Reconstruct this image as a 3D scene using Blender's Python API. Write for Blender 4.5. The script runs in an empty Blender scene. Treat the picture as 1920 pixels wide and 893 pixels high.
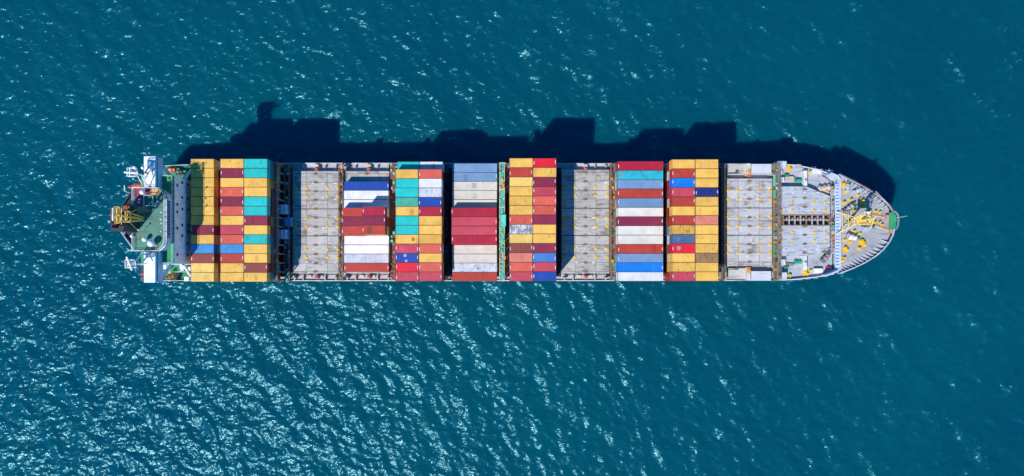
import bpy, math, random
import numpy as np
from mathutils import Vector, Matrix

sc = bpy.context.scene
COL = sc.collection
R = math.radians
rnd = random.Random(11)

# ------------------------------------------------------------------ camera, world, sun, exposure
CAMZ = 200.0
cd = bpy.data.cameras.new("camera"); cam = bpy.data.objects.new("camera", cd); COL.objects.link(cam)
cam.location = (0, 0, CAMZ); cam.rotation_euler = (0, 0, 0)
cd.sensor_width = 36; cd.lens = 24; cd.shift_x = 0.0; cd.shift_y = 0.0409
cd.clip_start = 1; cd.clip_end = 30000
sc.camera = cam

SUN = Vector((-0.545, -0.68, 1.0)).normalized()
world = bpy.data.worlds.new("World"); sc.world = world; world.use_nodes = True
wn = world.node_tree.nodes; wl = world.node_tree.links
bg = wn["Background"]; sky = wn.new("ShaderNodeTexSky"); sky.sky_type = 'NISHITA'; sky.sun_disc = False
sky.sun_elevation = math.asin(SUN.z); sky.sun_rotation = math.atan2(SUN.x, SUN.y)
sky.air_density = 1.0; sky.dust_density = 0.0; sky.ozone_density = 6.0
hs = wn.new("ShaderNodeHueSaturation"); hs.inputs["Saturation"].default_value = 1.4   # a deep clear blue sky
wl.new(sky.outputs[0], hs.inputs["Color"]); wl.new(hs.outputs[0], bg.inputs[0]); bg.inputs[1].default_value = 0.135
ld = bpy.data.lights.new("sun", 'SUN'); sun = bpy.data.objects.new("sun", ld); COL.objects.link(sun)
ld.energy = 4.5; ld.angle = R(0.5); ld.color = (1.0, 0.955, 0.9)
sun.rotation_euler = (-SUN).to_track_quat('-Z', 'Y').to_euler()
sc.view_settings.view_transform = 'Standard'; sc.view_settings.look = 'None'
sc.view_settings.exposure = 0.0; sc.view_settings.gamma = 1.0
sc.view_settings.use_curve_mapping = False
sc.cycles.sample_clamp_direct = 0.0; sc.cycles.sample_clamp_indirect = 4.0
sc.cycles.max_bounces = 5

# ------------------------------------------------------------------ measuring helpers (photo point at a height -> world metres)
def PX(px, z): return (px - 960.0) * (CAMZ - z) / 1280.0
def PY(py, z): return (525.0 - py) * (CAMZ - z) / 1280.0
def P(px, py, z): return (PX(px, z), PY(py, z))

def lin(c):
    return tuple(((v / 255.0) / 12.92 if v <= 10 else (((v / 255.0) + 0.055) / 1.055) ** 2.4) for v in c)

# ------------------------------------------------------------------ materials
def N(nt, t, **kw):
    n = nt.nodes.new(t)
    for k, v in kw.items(): setattr(n, k, v)
    return n

def paint(name, rough=0.5, stretch=(0.35, 2.2, 1.0), blot=1.0, streak=1.0, rust=(0.13, 0.06, 0.03), soot=(0.03, 0.03, 0.032), vary=0.16, metallic=0.0, freq=1.0, attr=False):
    """painted steel: object colour, faded patches, dirt streaks and rust; object colour alpha = amount of wear"""
    m = bpy.data.materials.new(name); m.use_nodes = True
    nt = m.node_tree; L = nt.links.new; b = nt.nodes["Principled BSDF"]
    oi = N(nt, "ShaderNodeObjectInfo"); tc = N(nt, "ShaderNodeTexCoord")
    off = N(nt, "ShaderNodeVectorMath", operation='SCALE'); off.inputs[0].default_value = (91.0, 57.0, 33.0)
    L(oi.outputs["Random"], off.inputs["Scale"])
    co = N(nt, "ShaderNodeVectorMath", operation='ADD'); L(tc.outputs["Object"], co.inputs[0]); L(off.outputs[0], co.inputs[1])
    base = oi.outputs["Color"]
    if attr:
        a = N(nt, "ShaderNodeVertexColor"); a.layer_name = "Col"; base = a.outputs["Color"]
    # broad fading
    n1 = N(nt, "ShaderNodeTexNoise"); n1.inputs["Scale"].default_value = 0.55 * freq; n1.inputs["Detail"].default_value = 5
    L(co.outputs[0], n1.inputs["Vector"])
    r1 = N(nt, "ShaderNodeMapRange"); r1.inputs[1].default_value = 0.3; r1.inputs[2].default_value = 0.7
    r1.inputs[3].default_value = 1 - vary; r1.inputs[4].default_value = 1 + vary; L(n1.outputs[0], r1.inputs[0])
    mul = N(nt, "ShaderNodeVectorMath", operation='SCALE'); L(base, mul.inputs[0]); L(r1.outputs[0], mul.inputs["Scale"])
    # streaky grime
    mp = N(nt, "ShaderNodeVectorMath", operation='MULTIPLY'); mp.inputs[1].default_value = stretch; L(co.outputs[0], mp.inputs[0])
    n2 = N(nt, "ShaderNodeTexNoise"); n2.inputs["Scale"].default_value = 1.6 * freq; n2.inputs["Detail"].default_value = 8; n2.inputs["Roughness"].default_value = 0.65
    L(mp.outputs[0], n2.inputs["Vector"])
    th = N(nt, "ShaderNodeMath", operation='MULTIPLY_ADD'); th.inputs[1].default_value = -0.20; th.inputs[2].default_value = 0.655; L(oi.outputs["Alpha"], th.inputs[0])
    d2 = N(nt, "ShaderNodeMath", operation='SUBTRACT'); L(n2.outputs[0], d2.inputs[0]); L(th.outputs[0], d2.inputs[1])
    s2 = N(nt, "ShaderNodeMath", operation='MULTIPLY', use_clamp=True); s2.inputs[1].default_value = 5.5 * streak; L(d2.outputs[0], s2.inputs[0])
    s2b = N(nt, "ShaderNodeMath", operation='MULTIPLY', use_clamp=True); s2b.inputs[1].default_value = 0.72; L(s2.outputs[0], s2b.inputs[0])
    mx = N(nt, "ShaderNodeMix", data_type='RGBA'); L(s2b.outputs[0], mx.inputs[0]); L(mul.outputs[0], mx.inputs[6]); mx.inputs[7].default_value = (*soot, 1)
    # rust blots
    n3 = N(nt, "ShaderNodeTexNoise"); n3.inputs["Scale"].default_value = 0.9 * freq; n3.inputs["Detail"].default_value = 9; n3.inputs["Roughness"].default_value = 0.7
    co3 = N(nt, "ShaderNodeVectorMath", operation='ADD'); co3.inputs[1].default_value = (13, 7, 3); L(co.outputs[0], co3.inputs[0]); L(co3.outputs[0], n3.inputs["Vector"])
    th3 = N(nt, "ShaderNodeMath", operation='MULTIPLY_ADD'); th3.inputs[1].default_value = -0.15; th3.inputs[2].default_value = 0.665; L(oi.outputs["Alpha"], th3.inputs[0])
    d3 = N(nt, "ShaderNodeMath", operation='SUBTRACT'); L(n3.outputs[0], d3.inputs[0]); L(th3.outputs[0], d3.inputs[1])
    s3 = N(nt, "ShaderNodeMath", operation='MULTIPLY', use_clamp=True); s3.inputs[1].default_value = 6.0 * blot; L(d3.outputs[0], s3.inputs[0])
    s3b = N(nt, "ShaderNodeMath", operation='MULTIPLY', use_clamp=True); s3b.inputs[1].default_value = 0.75; L(s3.outputs[0], s3b.inputs[0])
    mx3 = N(nt, "ShaderNodeMix", data_type='RGBA'); L(s3b.outputs[0], mx3.inputs[0]); L(mx.outputs[2], mx3.inputs[6]); mx3.inputs[7].default_value = (*rust, 1)
    L(mx3.outputs[2], b.inputs["Base Color"])
    rr = N(nt, "ShaderNodeMapRange"); rr.inputs[3].default_value = rough - 0.1; rr.inputs[4].default_value = rough + 0.18; L(n2.outputs[0], rr.inputs[0])
    L(rr.outputs[0], b.inputs["Roughness"]); b.inputs["Metallic"].default_value = metallic
    bp = N(nt, "ShaderNodeBump"); bp.inputs["Strength"].default_value = 0.25; bp.inputs["Distance"].default_value = 0.02
    L(n2.outputs[0], bp.inputs["Height"]); L(bp.outputs[0], b.inputs["Normal"])
    return m

M = {}
M['paint'] = paint("painted_steel", 0.5, freq=1.3)
M['box'] = paint("container_paint", 0.45, stretch=(1.7, 0.6, 1.0), vary=0.12, freq=0.75, rust=(0.10, 0.05, 0.03), soot=(0.045, 0.035, 0.03))
M['deck'] = paint("deck_paint", 0.6, stretch=(0.35, 1.6, 1.0), freq=0.55, vary=0.10, rust=(0.20, 0.11, 0.055), soot=(0.085, 0.08, 0.08), blot=1.2)
M['mass'] = paint("stacked_container_paint", 0.5, attr=True)
M['rust'] = paint("rusted_steel", 0.8, vary=0.35, freq=3.0)
g = bpy.data.materials.new("window_glass"); g.use_nodes = True
gb = g.node_tree.nodes["Principled BSDF"]; gb.inputs["Base Color"].default_value = (0.015, 0.025, 0.035, 1); gb.inputs["Roughness"].default_value = 0.06
M['glass'] = g
g2 = bpy.data.materials.new("tinted_glass"); g2.use_nodes = True
gb = g2.node_tree.nodes["Principled BSDF"]; gb.inputs["Base Color"].default_value = (0.06, 0.15, 0.30, 1); gb.inputs["Roughness"].default_value = 0.05
M['tinted'] = g2

# ------------------------------------------------------------------ mesh builder
class MB:
    def __init__(s): s.v = []; s.f = []; s.c = None
    def add(s, vs, fs):
        n = len(s.v); s.v += [tuple(p) for p in vs]; s.f += [tuple(i + n for i in f) for f in fs]; return s
    def box(s, x0, x1, y0, y1, z0, z1):
        if x0 > x1: x0, x1 = x1, x0
        if y0 > y1: y0, y1 = y1, y0
        return s.add([(x0,y0,z0),(x1,y0,z0),(x1,y1,z0),(x0,y1,z0),(x0,y0,z1),(x1,y0,z1),(x1,y1,z1),(x0,y1,z1)],
                     [(0,3,2,1),(4,5,6,7),(0,1,5,4),(1,2,6,5),(2,3,7,6),(3,0,4,7)])
    def bevbox(s, x0, x1, y0, y1, z0, z1, b):
        if x0 > x1: x0, x1 = x1, x0
        if y0 > y1: y0, y1 = y1, y0
        vs = [(x0,y0,z0),(x1,y0,z0),(x1,y1,z0),(x0,y1,z0),(x0,y0,z1-b),(x1,y0,z1-b),(x1,y1,z1-b),(x0,y1,z1-b),
              (x0+b,y0+b,z1),(x1-b,y0+b,z1),(x1-b,y1-b,z1),(x0+b,y1-b,z1)]
        return s.add(vs, [(0,3,2,1),(8,9,10,11),(0,1,5,4),(1,2,6,5),(2,3,7,6),(3,0,4,7),(4,5,9,8),(5,6,10,9),(6,7,11,10),(7,4,8,11)])
    def prism(s, poly, z0, z1):
        n = len(poly)
        a = sum(poly[i][0]*poly[(i+1)%n][1]-poly[(i+1)%n][0]*poly[i][1] for i in range(n))
        if a < 0: poly = poly[::-1]
        vs = [(x,y,z0) for x,y in poly] + [(x,y,z1) for x,y in poly]
        return s.add(vs, [tuple(range(n-1,-1,-1)), tuple(range(n,2*n))] + [(i,(i+1)%n,n+(i+1)%n,n+i) for i in range(n)])
    def lathe(s, x, y, prof, n=12):
        vs = []; fs = []
        for r, z in prof:
            vs += [(x+r*math.cos(2*math.pi*k/n), y+r*math.sin(2*math.pi*k/n), z) for k in range(n)]
        for j in range(len(prof)-1):
            for k in range(n):
                fs.append((j*n+k, j*n+(k+1)%n, (j+1)*n+(k+1)%n, (j+1)*n+k))
        fs.append(tuple(range(n-1,-1,-1))); m = (len(prof)-1)*n; fs.append(tuple(range(m, m+n)))
        return s.add(vs, fs)
    def tube(s, p, q, r, n=6, r2=None):
        p = Vector(p); q = Vector(q); d = (q-p)
        if d.length < 1e-6: return s
        d.normalize(); u = d.orthogonal().normalized(); w = d.cross(u); r2 = r if r2 is None else r2
        vs = []
        for c, rr in ((p, r), (q, r2)):
            vs += [tuple(c + (u*math.cos(2*math.pi*k/n) + w*math.sin(2*math.pi*k/n))*rr) for k in range(n)]
        return s.add(vs, [tuple(range(n-1,-1,-1)), tuple(range(n,2*n))] + [(k,(k+1)%n,n+(k+1)%n,n+k) for k in range(n)])
    def obox(s, p, q, w, z0, z1):
        p = Vector(p[:2]); q = Vector(q[:2]); d = (q-p).normalized(); nn = Vector((-d.y, d.x))*w/2
        return s.prism([tuple(p+nn), tuple(q+nn), tuple(q-nn), tuple(p-nn)], z0, z1)
    def dome(s, x, y, z, r, n=12, squash=1.0, start=-0.5):
        prof = []
        for k in range(8):
            t = start*math.pi/2 + (1-start)*math.pi/2*k/7.0
            prof.append((max(r*math.cos(t), 0.004), z + r*squash*math.sin(t)))
        return s.lathe(x, y, prof, n)
    def rail(s, pts, h=1.05, post=1.6, r=0.035):
        """hand rail along a polyline of deck points"""
        for a, b in zip(pts[:-1], pts[1:]):
            a = Vector(a); b = Vector(b)
            for hh in (h, h*0.55): s.tube(a+Vector((0,0,hh)), b+Vector((0,0,hh)), r, 5)
            n = max(1, int((b-a).length/post))
            for k in range(n+1):
                c = a.lerp(b, k/n); s.tube(c, c+Vector((0,0,h)), r, 5)
        return s

WL = {}      # world position of every object
def build(name, mb, parent, color, wear=0.3, mat='paint', label=None, at=None, kind=None, smooth=False):
    me = bpy.data.meshes.new(name)
    V = np.array(mb.v, dtype=float)
    if at is None:
        lo = V.min(0); hi = V.max(0); at = ((lo[0]+hi[0])/2, (lo[1]+hi[1])/2, lo[2])
    V = V - np.array(at)
    me.from_pydata([tuple(p) for p in V], [], mb.f); me.update()
    if smooth:
        me.polygons.foreach_set("use_smooth", [True]*len(me.polygons))
    me.materials.append(M[mat])
    o = bpy.data.objects.new(name, me); COL.objects.link(o)
    o.color = (*lin(color), wear)
    WL[o] = Vector(at)
    if parent is not None:
        o.parent = parent; o.location = Vector(at) - WL[parent]
    else: o.location = at
    if label: o['label'] = label
    if kind: o['kind'] = kind
    return o

def dup(o, at, parent, color=None, wear=None):
    c = o.copy(); COL.objects.link(c); c.parent = parent
    WL[c] = Vector(at); c.location = Vector(at) - WL[parent]
    if color: c.color = (*lin(color), o.color[3] if wear is None else wear)
    return c

def thing(name, label, cat, at, group=None):
    o = bpy.data.objects.new(name, None); COL.objects.link(o); o.location = at; WL[o] = Vector(at)
    o.empty_display_size = 0.5
    o['label'] = label; o['category'] = cat
    if group: o['group'] = group
    return o

# ------------------------------------------------------------------ the sea: one wind-driven sheet reaching the horizon
SEA = -1.5
def make_sea():
    nx, ny, dx = 1120, 576, 0.30
    rs = np.random.RandomState(5)
    kx = np.fft.fftfreq(nx, dx)*2*np.pi; ky = np.fft.fftfreq(ny, dx)*2*np.pi
    KX, KY = np.meshgrid(kx, ky); K = np.hypot(KX, KY); K[0,0] = 1e-6
    TH = np.arctan2(KY, KX)
    def comp(lam_peak, lam_min, ang, power, amp_slope, p):
        S = np.exp(-(2*np.pi/lam_peak/K)**2*1.2) * K**(-p) * np.exp(-(K*lam_min/(2*np.pi))**2)
        S *= np.abs(np.cos(TH-ang))**power + 0.03
        S[0,0] = 0
        A = np.sqrt(S)*(rs.randn(ny,nx)+1j*rs.randn(ny,nx))
        h = np.fft.ifft2(A).real
        sx = np.fft.ifft2(np.fft.fft2(h)*1j*KX).real; sy = np.fft.ifft2(np.fft.fft2(h)*1j*KY).real
        return h*amp_slope/np.sqrt((sx**2+sy**2).mean())
    h = comp(13.0, 2.5, R(30), 3.0, 0.150, 3.8) + comp(6.0, 1.5, R(118), 3, 0.055, 3.6) + comp(3.6, 0.9, R(70), 2, 0.168, 3.7) + comp(1.5, 0.7, R(92), 2, 0.152, 3.0)
    sx = np.fft.ifft2(np.fft.fft2(h)*1j*KX).real; sy = np.fft.ifft2(np.fft.fft2(h)*1j*KY).real
    lap = -np.fft.ifft2(np.fft.fft2(h)*(-K**2)*np.exp(-(K*1.1/(2*np.pi))**2)).real
    long = np.fft.ifft2(np.fft.fft2(h)*np.exp(-(K*7/(2*np.pi))**2)).real
    crest = lap/lap.std() + 1.1*long/long.std()
    foam = np.clip((crest-3.9)/2.4, 0, 1)
    X = (np.arange(nx)-nx/2)*dx; Y = (np.arange(ny)-ny/2)*dx + 12.0
    GX, GY = np.meshgrid(X, Y)
    ed = np.minimum(np.minimum(np.arange(nx), nx-1-np.arange(nx))[None,:], np.minimum(np.arange(ny), ny-1-np.arange(ny))[:,None])
    h = h*np.clip(ed/12.0, 0, 1)
    # trochoid-like sharpening of the crests
    co = np.stack([GX, GY, SEA + h + 0.35*h*np.abs(h)], -1).reshape(-1,3)
    far = 9000.0
    outer = np.array([(-far,-far,SEA),(far,-far,SEA),(far,far,SEA),(-far,far,SEA)])
    n0 = len(co); co = np.concatenate([co, outer])
    i = np.arange(nx-1)[None,:] + nx*np.arange(ny-1)[:,None]
    q = np.stack([i, i+1, i+1+nx, i+nx], -1).reshape(-1,4)
    c = [0, nx-1, nx*ny-1, nx*(ny-1)]
    edges = [list(range(0,nx)), list(range(nx-1,nx*ny,nx)), list(range(nx*ny-1,nx*(ny-1)-1,-1)), list(range(nx*(ny-1),-1,-nx))]
    rings = [[n0+k, n0+(k+1)%4] + edges[k][::-1] for k in range(4)]
    me = bpy.data.meshes.new("sea")
    loops = np.concatenate([q.ravel()] + [np.array(r) for r in rings]).astype(np.int32)
    sizes = np.concatenate([np.full(len(q),4), [len(r) for r in rings]]).astype(np.int32)
    starts = np.concatenate([[0], np.cumsum(sizes)[:-1]]).astype(np.int32)
    me.vertices.add(len(co)); me.vertices.foreach_set("co", co.astype(np.float32).ravel())
    me.loops.add(len(loops)); me.loops.foreach_set("vertex_index", loops)
    me.polygons.add(len(sizes)); me.polygons.foreach_set("loop_start", starts); me.polygons.foreach_set("loop_total", sizes)
    me.update(calc_edges=True); me.validate()
    sm = np.ones(len(sizes), dtype=bool); sm[-4:] = False
    me.polygons.foreach_set("use_smooth", sm)
    at = me.attributes.new("foam", 'FLOAT', 'POINT')
    at.data.foreach_set("value", np.concatenate([foam.ravel(), np.zeros(4)]).astype(np.float32))
    m = bpy.data.materials.new("sea_water"); m.use_nodes = True; nt = m.node_tree; L = nt.links.new
    b = nt.nodes["Principled BSDF"]
    tc = N(nt, "ShaderNodeTexCoord")
    n0_ = N(nt, "ShaderNodeTexNoise"); n0_.inputs["Scale"].default_value = 0.012; n0_.inputs["Detail"].default_value = 4
    L(tc.outputs["Object"], n0_.inputs["Vector"])
    cr = N(nt, "ShaderNodeValToRGB"); cr.color_ramp.elements[0].position = 0.35; cr.color_ramp.elements[1].position = 0.68
    cr.color_ramp.elements[0].color = (0.0003, 0.060, 0.098, 1); cr.color_ramp.elements[1].color = (0.0006, 0.076, 0.106, 1)
    L(n0_.outputs[0], cr.inputs[0])
    fa = N(nt, "ShaderNodeAttribute"); fa.attribute_name = "foam"
    fn = N(nt, "ShaderNodeTexNoise"); fn.inputs["Scale"].default_value = 3.4; fn.inputs["Detail"].default_value = 6; L(tc.outputs["Object"], fn.inputs["Vector"])
    fr = N(nt, "ShaderNodeMapRange"); fr.inputs[1].default_value = 0.42; fr.inputs[2].default_value = 0.62; L(fn.outputs[0], fr.inputs[0])
    fm = N(nt, "ShaderNodeMath", operation='MULTIPLY', use_clamp=True); L(fa.outputs["Fac"], fm.inputs[0]); L(fr.outputs[0], fm.inputs[1])
    mx = N(nt, "ShaderNodeMix", data_type='RGBA'); L(fm.outputs[0], mx.inputs[0]); L(cr.outputs[0], mx.inputs[6]); mx.inputs[7].default_value = (0.10, 0.50, 0.60, 1)
    # light scattered back from below the surface is even; only the mirror part follows the ripples
    nt.nodes.remove(b); out = nt.nodes["Material Output"]
    df = N(nt, "ShaderNodeSubsurfaceScattering", falloff='BURLEY'); L(mx.outputs[2], df.inputs["Color"]); df.inputs["Scale"].default_value = 1.0; df.inputs["Radius"].default_value = (0.8, 2.2, 2.8)
    up = N(nt, "ShaderNodeCombineXYZ"); up.inputs[2].default_value = 1.0
    gn = N(nt, "ShaderNodeNewGeometry")
    nm = N(nt, "ShaderNodeMix", data_type='VECTOR'); nm.inputs[0].default_value = 0.45; L(up.outputs[0], nm.inputs[4]); L(gn.outputs["Normal"], nm.inputs[5])
    L(nm.outputs[1], df.inputs["Normal"])
    gl = N(nt, "ShaderNodeBsdfGlossy"); gl.inputs["Roughness"].default_value = 0.145; gl.inputs["Color"].default_value = (0.66, 0.95, 1.0, 1)
    mp = N(nt, "ShaderNodeMapping"); mp.inputs["Rotation"].default_value = (0,0,R(10)); mp.inputs["Scale"].default_value = (0.7, 1.5, 1)
    L(tc.outputs["Object"], mp.inputs["Vector"])
    n1 = N(nt, "ShaderNodeTexNoise"); n1.inputs["Scale"].default_value = 1.0; n1.inputs["Detail"].default_value = 3; L(mp.outputs[0], n1.inputs["Vector"])
    bp = N(nt, "ShaderNodeBump"); bp.inputs["Strength"].default_value = 0.6; bp.inputs["Distance"].default_value = 0.35
    L(n1.outputs[0], bp.inputs["Height"]); L(bp.outputs[0], gl.inputs["Normal"])
    g2_ = N(nt, "ShaderNodeBsdfGlossy"); g2_.inputs["Roughness"].default_value = 0.30; g2_.inputs["Color"].default_value = (0.14, 0.80, 1.0, 1); L(bp.outputs[0], g2_.inputs["Normal"])
    gm = N(nt, "ShaderNodeMixShader"); gm.inputs[0].default_value = 0.66; L(gl.outputs[0], gm.inputs[1]); L(g2_.outputs[0], gm.inputs[2])
    fz_ = N(nt, "ShaderNodeFresnel"); fz_.inputs["IOR"].default_value = 1.40; L(bp.outputs[0], fz_.inputs["Normal"])
    ms = N(nt, "ShaderNodeMixShader"); L(fz_.outputs[0], ms.inputs[0]); L(df.outputs[0], ms.inputs[1]); L(gm.outputs[0], ms.inputs[2]); L(ms.outputs[0], out.inputs["Surface"])
    me.materials.append(m)
    o = bpy.data.objects.new("sea", me); COL.objects.link(o); o['kind'] = 'structure'
    o['label'] = 'teal sea with wind ripples and sun glitter'
make_sea()

# ------------------------------------------------------------------ the ship
WHITE=(236,236,236); GREY=(196,201,208); DKGREY=(96,100,108); LBLUE=(176,192,216); GREEN=(40,150,105); TEAL=(60,190,165)
YEL=(240,196,30); AMB=(228,184,84); RED=(225,70,45); RUSTC=(128,84,62); BLACK=(30,28,34); NAVY=(24,40,84); DECKG=(192,196,202); BROWN=(120,86,62)

ship = thing('container_ship', 'long grey decked cargo ship carrying the stacks across the teal sea', 'container ship', (4.0, 16.0, SEA))
DZ = 10.0      # main deck
FZ = 13.2      # forecastle deck
HZ = 11.9      # hatch cover tops

# hull: stations (x, y starboard, y port) at the deck edge, starboard = lower side of the photo
ST = [(-102.3, 1.4, 31.0), (-101.3, 0.4, 31.7), (-98.0, 0.1, 32.0), (-95.0, 0.0, 32.1), (-90, -0.1, 32.2), (-80, -0.25, 32.4), (-60, -0.3, 32.45), (0, -0.3, 32.4), (60, -0.25, 32.2), (72.0, -0.2, 32.1),
      (78.5, 0.1, 31.75), (84.3, 0.75, 30.6), (88.8, 1.6, 28.95), (93, 3.2, 26.9), (96.2, 4.75, 25.2), (98.9, 6.4, 23.6), (101.1, 8.3, 21.9), (102.7, 10.3, 20.4), (103.7, 12.3, 18.8), (104.1, 14.2, 17.2)]
def bowtop(x): return FZ + 1.0 if x > 88.9 else (DZ + 0.55 if x < 72 else DZ + 1.2)
def hull():
    m = MB(); rings = []
    for lev in range(4):
        ring = []
        for x, ys, yp in ST:
            cy = 15.7; z = (-6.0, SEA, 6.0, bowtop(x))[lev]
            f = (0.55, 0.80, 0.93, 1.0)[lev] if x > 60 else ((0.8,0.97,1,1)[lev] if x < -90 else (0.92, 1, 1, 1)[lev])
            if x > 60: f = 1 - (1-f)*min(1, (x-60)/36.0)
            sx = x - max(0, x-60)/44.0*(7.5, 5.0, 2.2, 0)[lev]
            ring.append((sx, cy+(ys-cy)*f, z, cy+(yp-cy)*f))
        rings.append(ring)
    n = len(ST)
    for lev in range(4):
        for x, y, z, yp in rings[lev]: m.v.append((x, y, z))
        for x, y, z, yp in rings[lev]: m.v.append((x, yp, z))
    w = 2*n
    for lev in range(3):
        a = lev*w; b = a+w
        for k in range(n-1):
            m.f.append((a+k, a+k+1, b+k+1, b+k)); m.f.append((a+n+k+1, a+n+k, b+n+k, b+n+k+1))
        m.f.append((a+n-1, a+2*n-1, b+2*n-1, b+n-1)); m.f.append((a+n, a, b, b+n))
    m.f.append(tuple(list(range(n-1,-1,-1)) + list(range(n, 2*n))))
    return m
build('hull', hull(), ship, (26, 44, 74), 0.3, label='dark blue hull with rust brown edge')
def clip(x0, x1):
    pts = [p for p in ST if x0 <= p[0] <= x1]
    def at(x):
        for a, b in zip(ST[:-1], ST[1:]):
            if a[0] <= x <= b[0]:
                t = (x-a[0])/(b[0]-a[0]); return (x, a[1]+t*(b[1]-a[1]), a[2]+t*(b[2]-a[2]))
    if pts[0][0] > x0 and at(x0): pts = [at(x0)] + pts
    if pts[-1][0] < x1 and at(x1): pts = pts + [at(x1)]
    return pts
def edge_y(x, side):
    for a, b in zip(ST[:-1], ST[1:]):
        if a[0] <= x <= b[0]:
            t = (x-a[0])/(b[0]-a[0]); return a[1]+t*(b[1]-a[1]) if side == 0 else a[2]+t*(b[2]-a[2])
    return 15.7
def deck_poly(x0, x1, inset=0.12):
    p = clip(x0, x1)
    return [(x, y+inset) for x, y, _ in p] + [(x, y-inset) for x, _, y in reversed(p)]
build('aft_deck', MB().prism(deck_poly(-102.2, -76.4), DZ-0.5, DZ), ship, (40,140,96), 0.55, 'deck', label='green painted deck beside the bridge')
build('main_deck', MB().prism(deck_poly(-76.4, 70.9), DZ-0.5, DZ), ship, (182,184,190), 0.45, 'deck')
build('fore_deck', MB().prism(deck_poly(70.9, 89.0), DZ-0.5, DZ+0.3), ship, (176,181,190), 0.6, 'deck')
build('forecastle_deck', MB().prism(deck_poly(89.0, 104.0), FZ-0.6, FZ), ship, (170,171,174), 0.62, 'deck')

# bulwark strip along the bow with ribs, and the rusty rim on the hull edge
def strip(x0, x1, side, z0f, z1f, t, out=0.0):
    p = clip(x0, x1); pts = [Vector((a[0], a[1+side], 0)) for a in p]; m = MB(); s = 1 if side == 0 else -1
    for a, b in zip(pts[:-1], pts[1:]):
        d = (b-a).normalized(); nn = Vector((-d.y, d.x, 0))*s
        o0 = a - nn*out; o1 = b - nn*out; i0 = a + nn*t; i1 = b + nn*t
        za0, za1, zb0, zb1 = z0f(a.x), z1f(a.x), z0f(b.x), z1f(b.x)
        m.add([(o0.x,o0.y,za0),(o1.x,o1.y,zb0),(i1.x,i1.y,zb0),(i0.x,i0.y,za0),(o0.x,o0.y,za1),(o1.x,o1.y,zb1),(i1.x,i1.y,zb1),(i0.x,i0.y,za1)],
              [(0,3,2,1),(4,5,6,7),(0,1,5,4),(1,2,6,5),(2,3,7,6),(3,0,4,7)])
    return m
for side in (0, 1):
    build('bulwark', strip(89.1, 104.1, side, lambda x: FZ, lambda x: FZ+1.15, 0.10, 0.04), ship, (190,200,216), 0.3)
    build('rim', strip(89.1, 104.1, side, lambda x: FZ+1.15, lambda x: FZ+1.25, 0.16, 0.10), ship, (150,110,96) if side else (205,205,205), 0.4)
    build('bulwark', strip(72.2, 89.0, side, lambda x: DZ+0.3, lambda x: DZ+1.3, 0.10, 0.04), ship, (200,208,222), 0.3)
    build('rim', strip(72.2, 89.0, side, lambda x: DZ+1.3, lambda x: DZ+1.38, 0.2, 0.08), ship, (214,216,220), 0.3)
    build('side_rail', strip(-76, 72, side, lambda x: DZ, lambda x: DZ+0.6, 0.22, 0.03), ship, (205,205,205), 0.55)
    x = 90.2
    while x < 103.2:
        y = edge_y(x, side); y2 = edge_y(x+0.1, side); s = 1 if side == 0 else -1
        d = Vector((0.1, y2-y, 0)).normalized(); nn = Vector((-d.y, d.x, 0))*s
        nn = (nn + Vector((-0.45, 0, 0))).normalized()
        m = MB(); L_ = 1.9 if x > 94 else 1.3
        a = Vector((x, y, 0)) + nn*0.12; b = a + nn*L_; w = Vector((-nn.y, nn.x, 0))*0.05
        m.add([tuple(a-w+Vector((0,0,FZ))), tuple(a+w+Vector((0,0,FZ))), tuple(b+w+Vector((0,0,FZ))), tuple(b-w+Vector((0,0,FZ))),
               tuple(a-w+Vector((0,0,FZ+1.05))), tuple(a+w+Vector((0,0,FZ+1.05))), tuple(b+w+Vector((0,0,FZ+0.15))), tuple(b-w+Vector((0,0,FZ+0.15)))],
              [(0,3,2,1),(4,5,6,7),(0,1,5,4),(1,2,6,5),(2,3,7,6),(3,0,4,7)])
        build('bulwark_rib', m, ship, (196,204,218), 0.2); x += 0.95

# ------------------------------------------------------------------ hatch covers
def socket_proto(parent, at):
    m = MB().lathe(at[0], at[1], [(0.45, at[2]), (0.45, at[2]+0.05), (0.38, at[2]+0.09)], 10)
    m.box(at[0]-0.2, at[0]+0.2, at[1]-0.15, at[1]+0.15, at[2]+0.05, at[2]+0.2)
    o = build('container_socket', m, parent, (240,190,40), 0.55, at=at)
    o.data.materials.append(M['rust'])
    for p in o.data.polygons[-6:]: p.material_index = 1
    return o
def clamp_proto(parent, at):
    m = MB(); x, y, z = at
    m.box(x-0.55, x+0.55, y-0.1, y+0.1, z, z+0.07).box(x-0.26, x+0.26, y-0.34, y+0.34, z, z+0.1)
    pts = [(x+math.cos(k*math.pi/7)*(0.62+0.25*rnd.random()), y+math.sin(k*math.pi/7)*(0.28+0.14*rnd.random())) for k in range(14)]
    m.prism(pts, z, z+0.006)
    return build('cover_clamp', m, parent, (142,120,94), 0.8, 'rust', at=at)
SOCK = None; CLAMP = None; TICK = None
PITCH = 2.465
def row_edge(i): return -0.35 + (13-i)*PITCH      # lower (starboard) edge of row i (1 = port)
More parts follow.
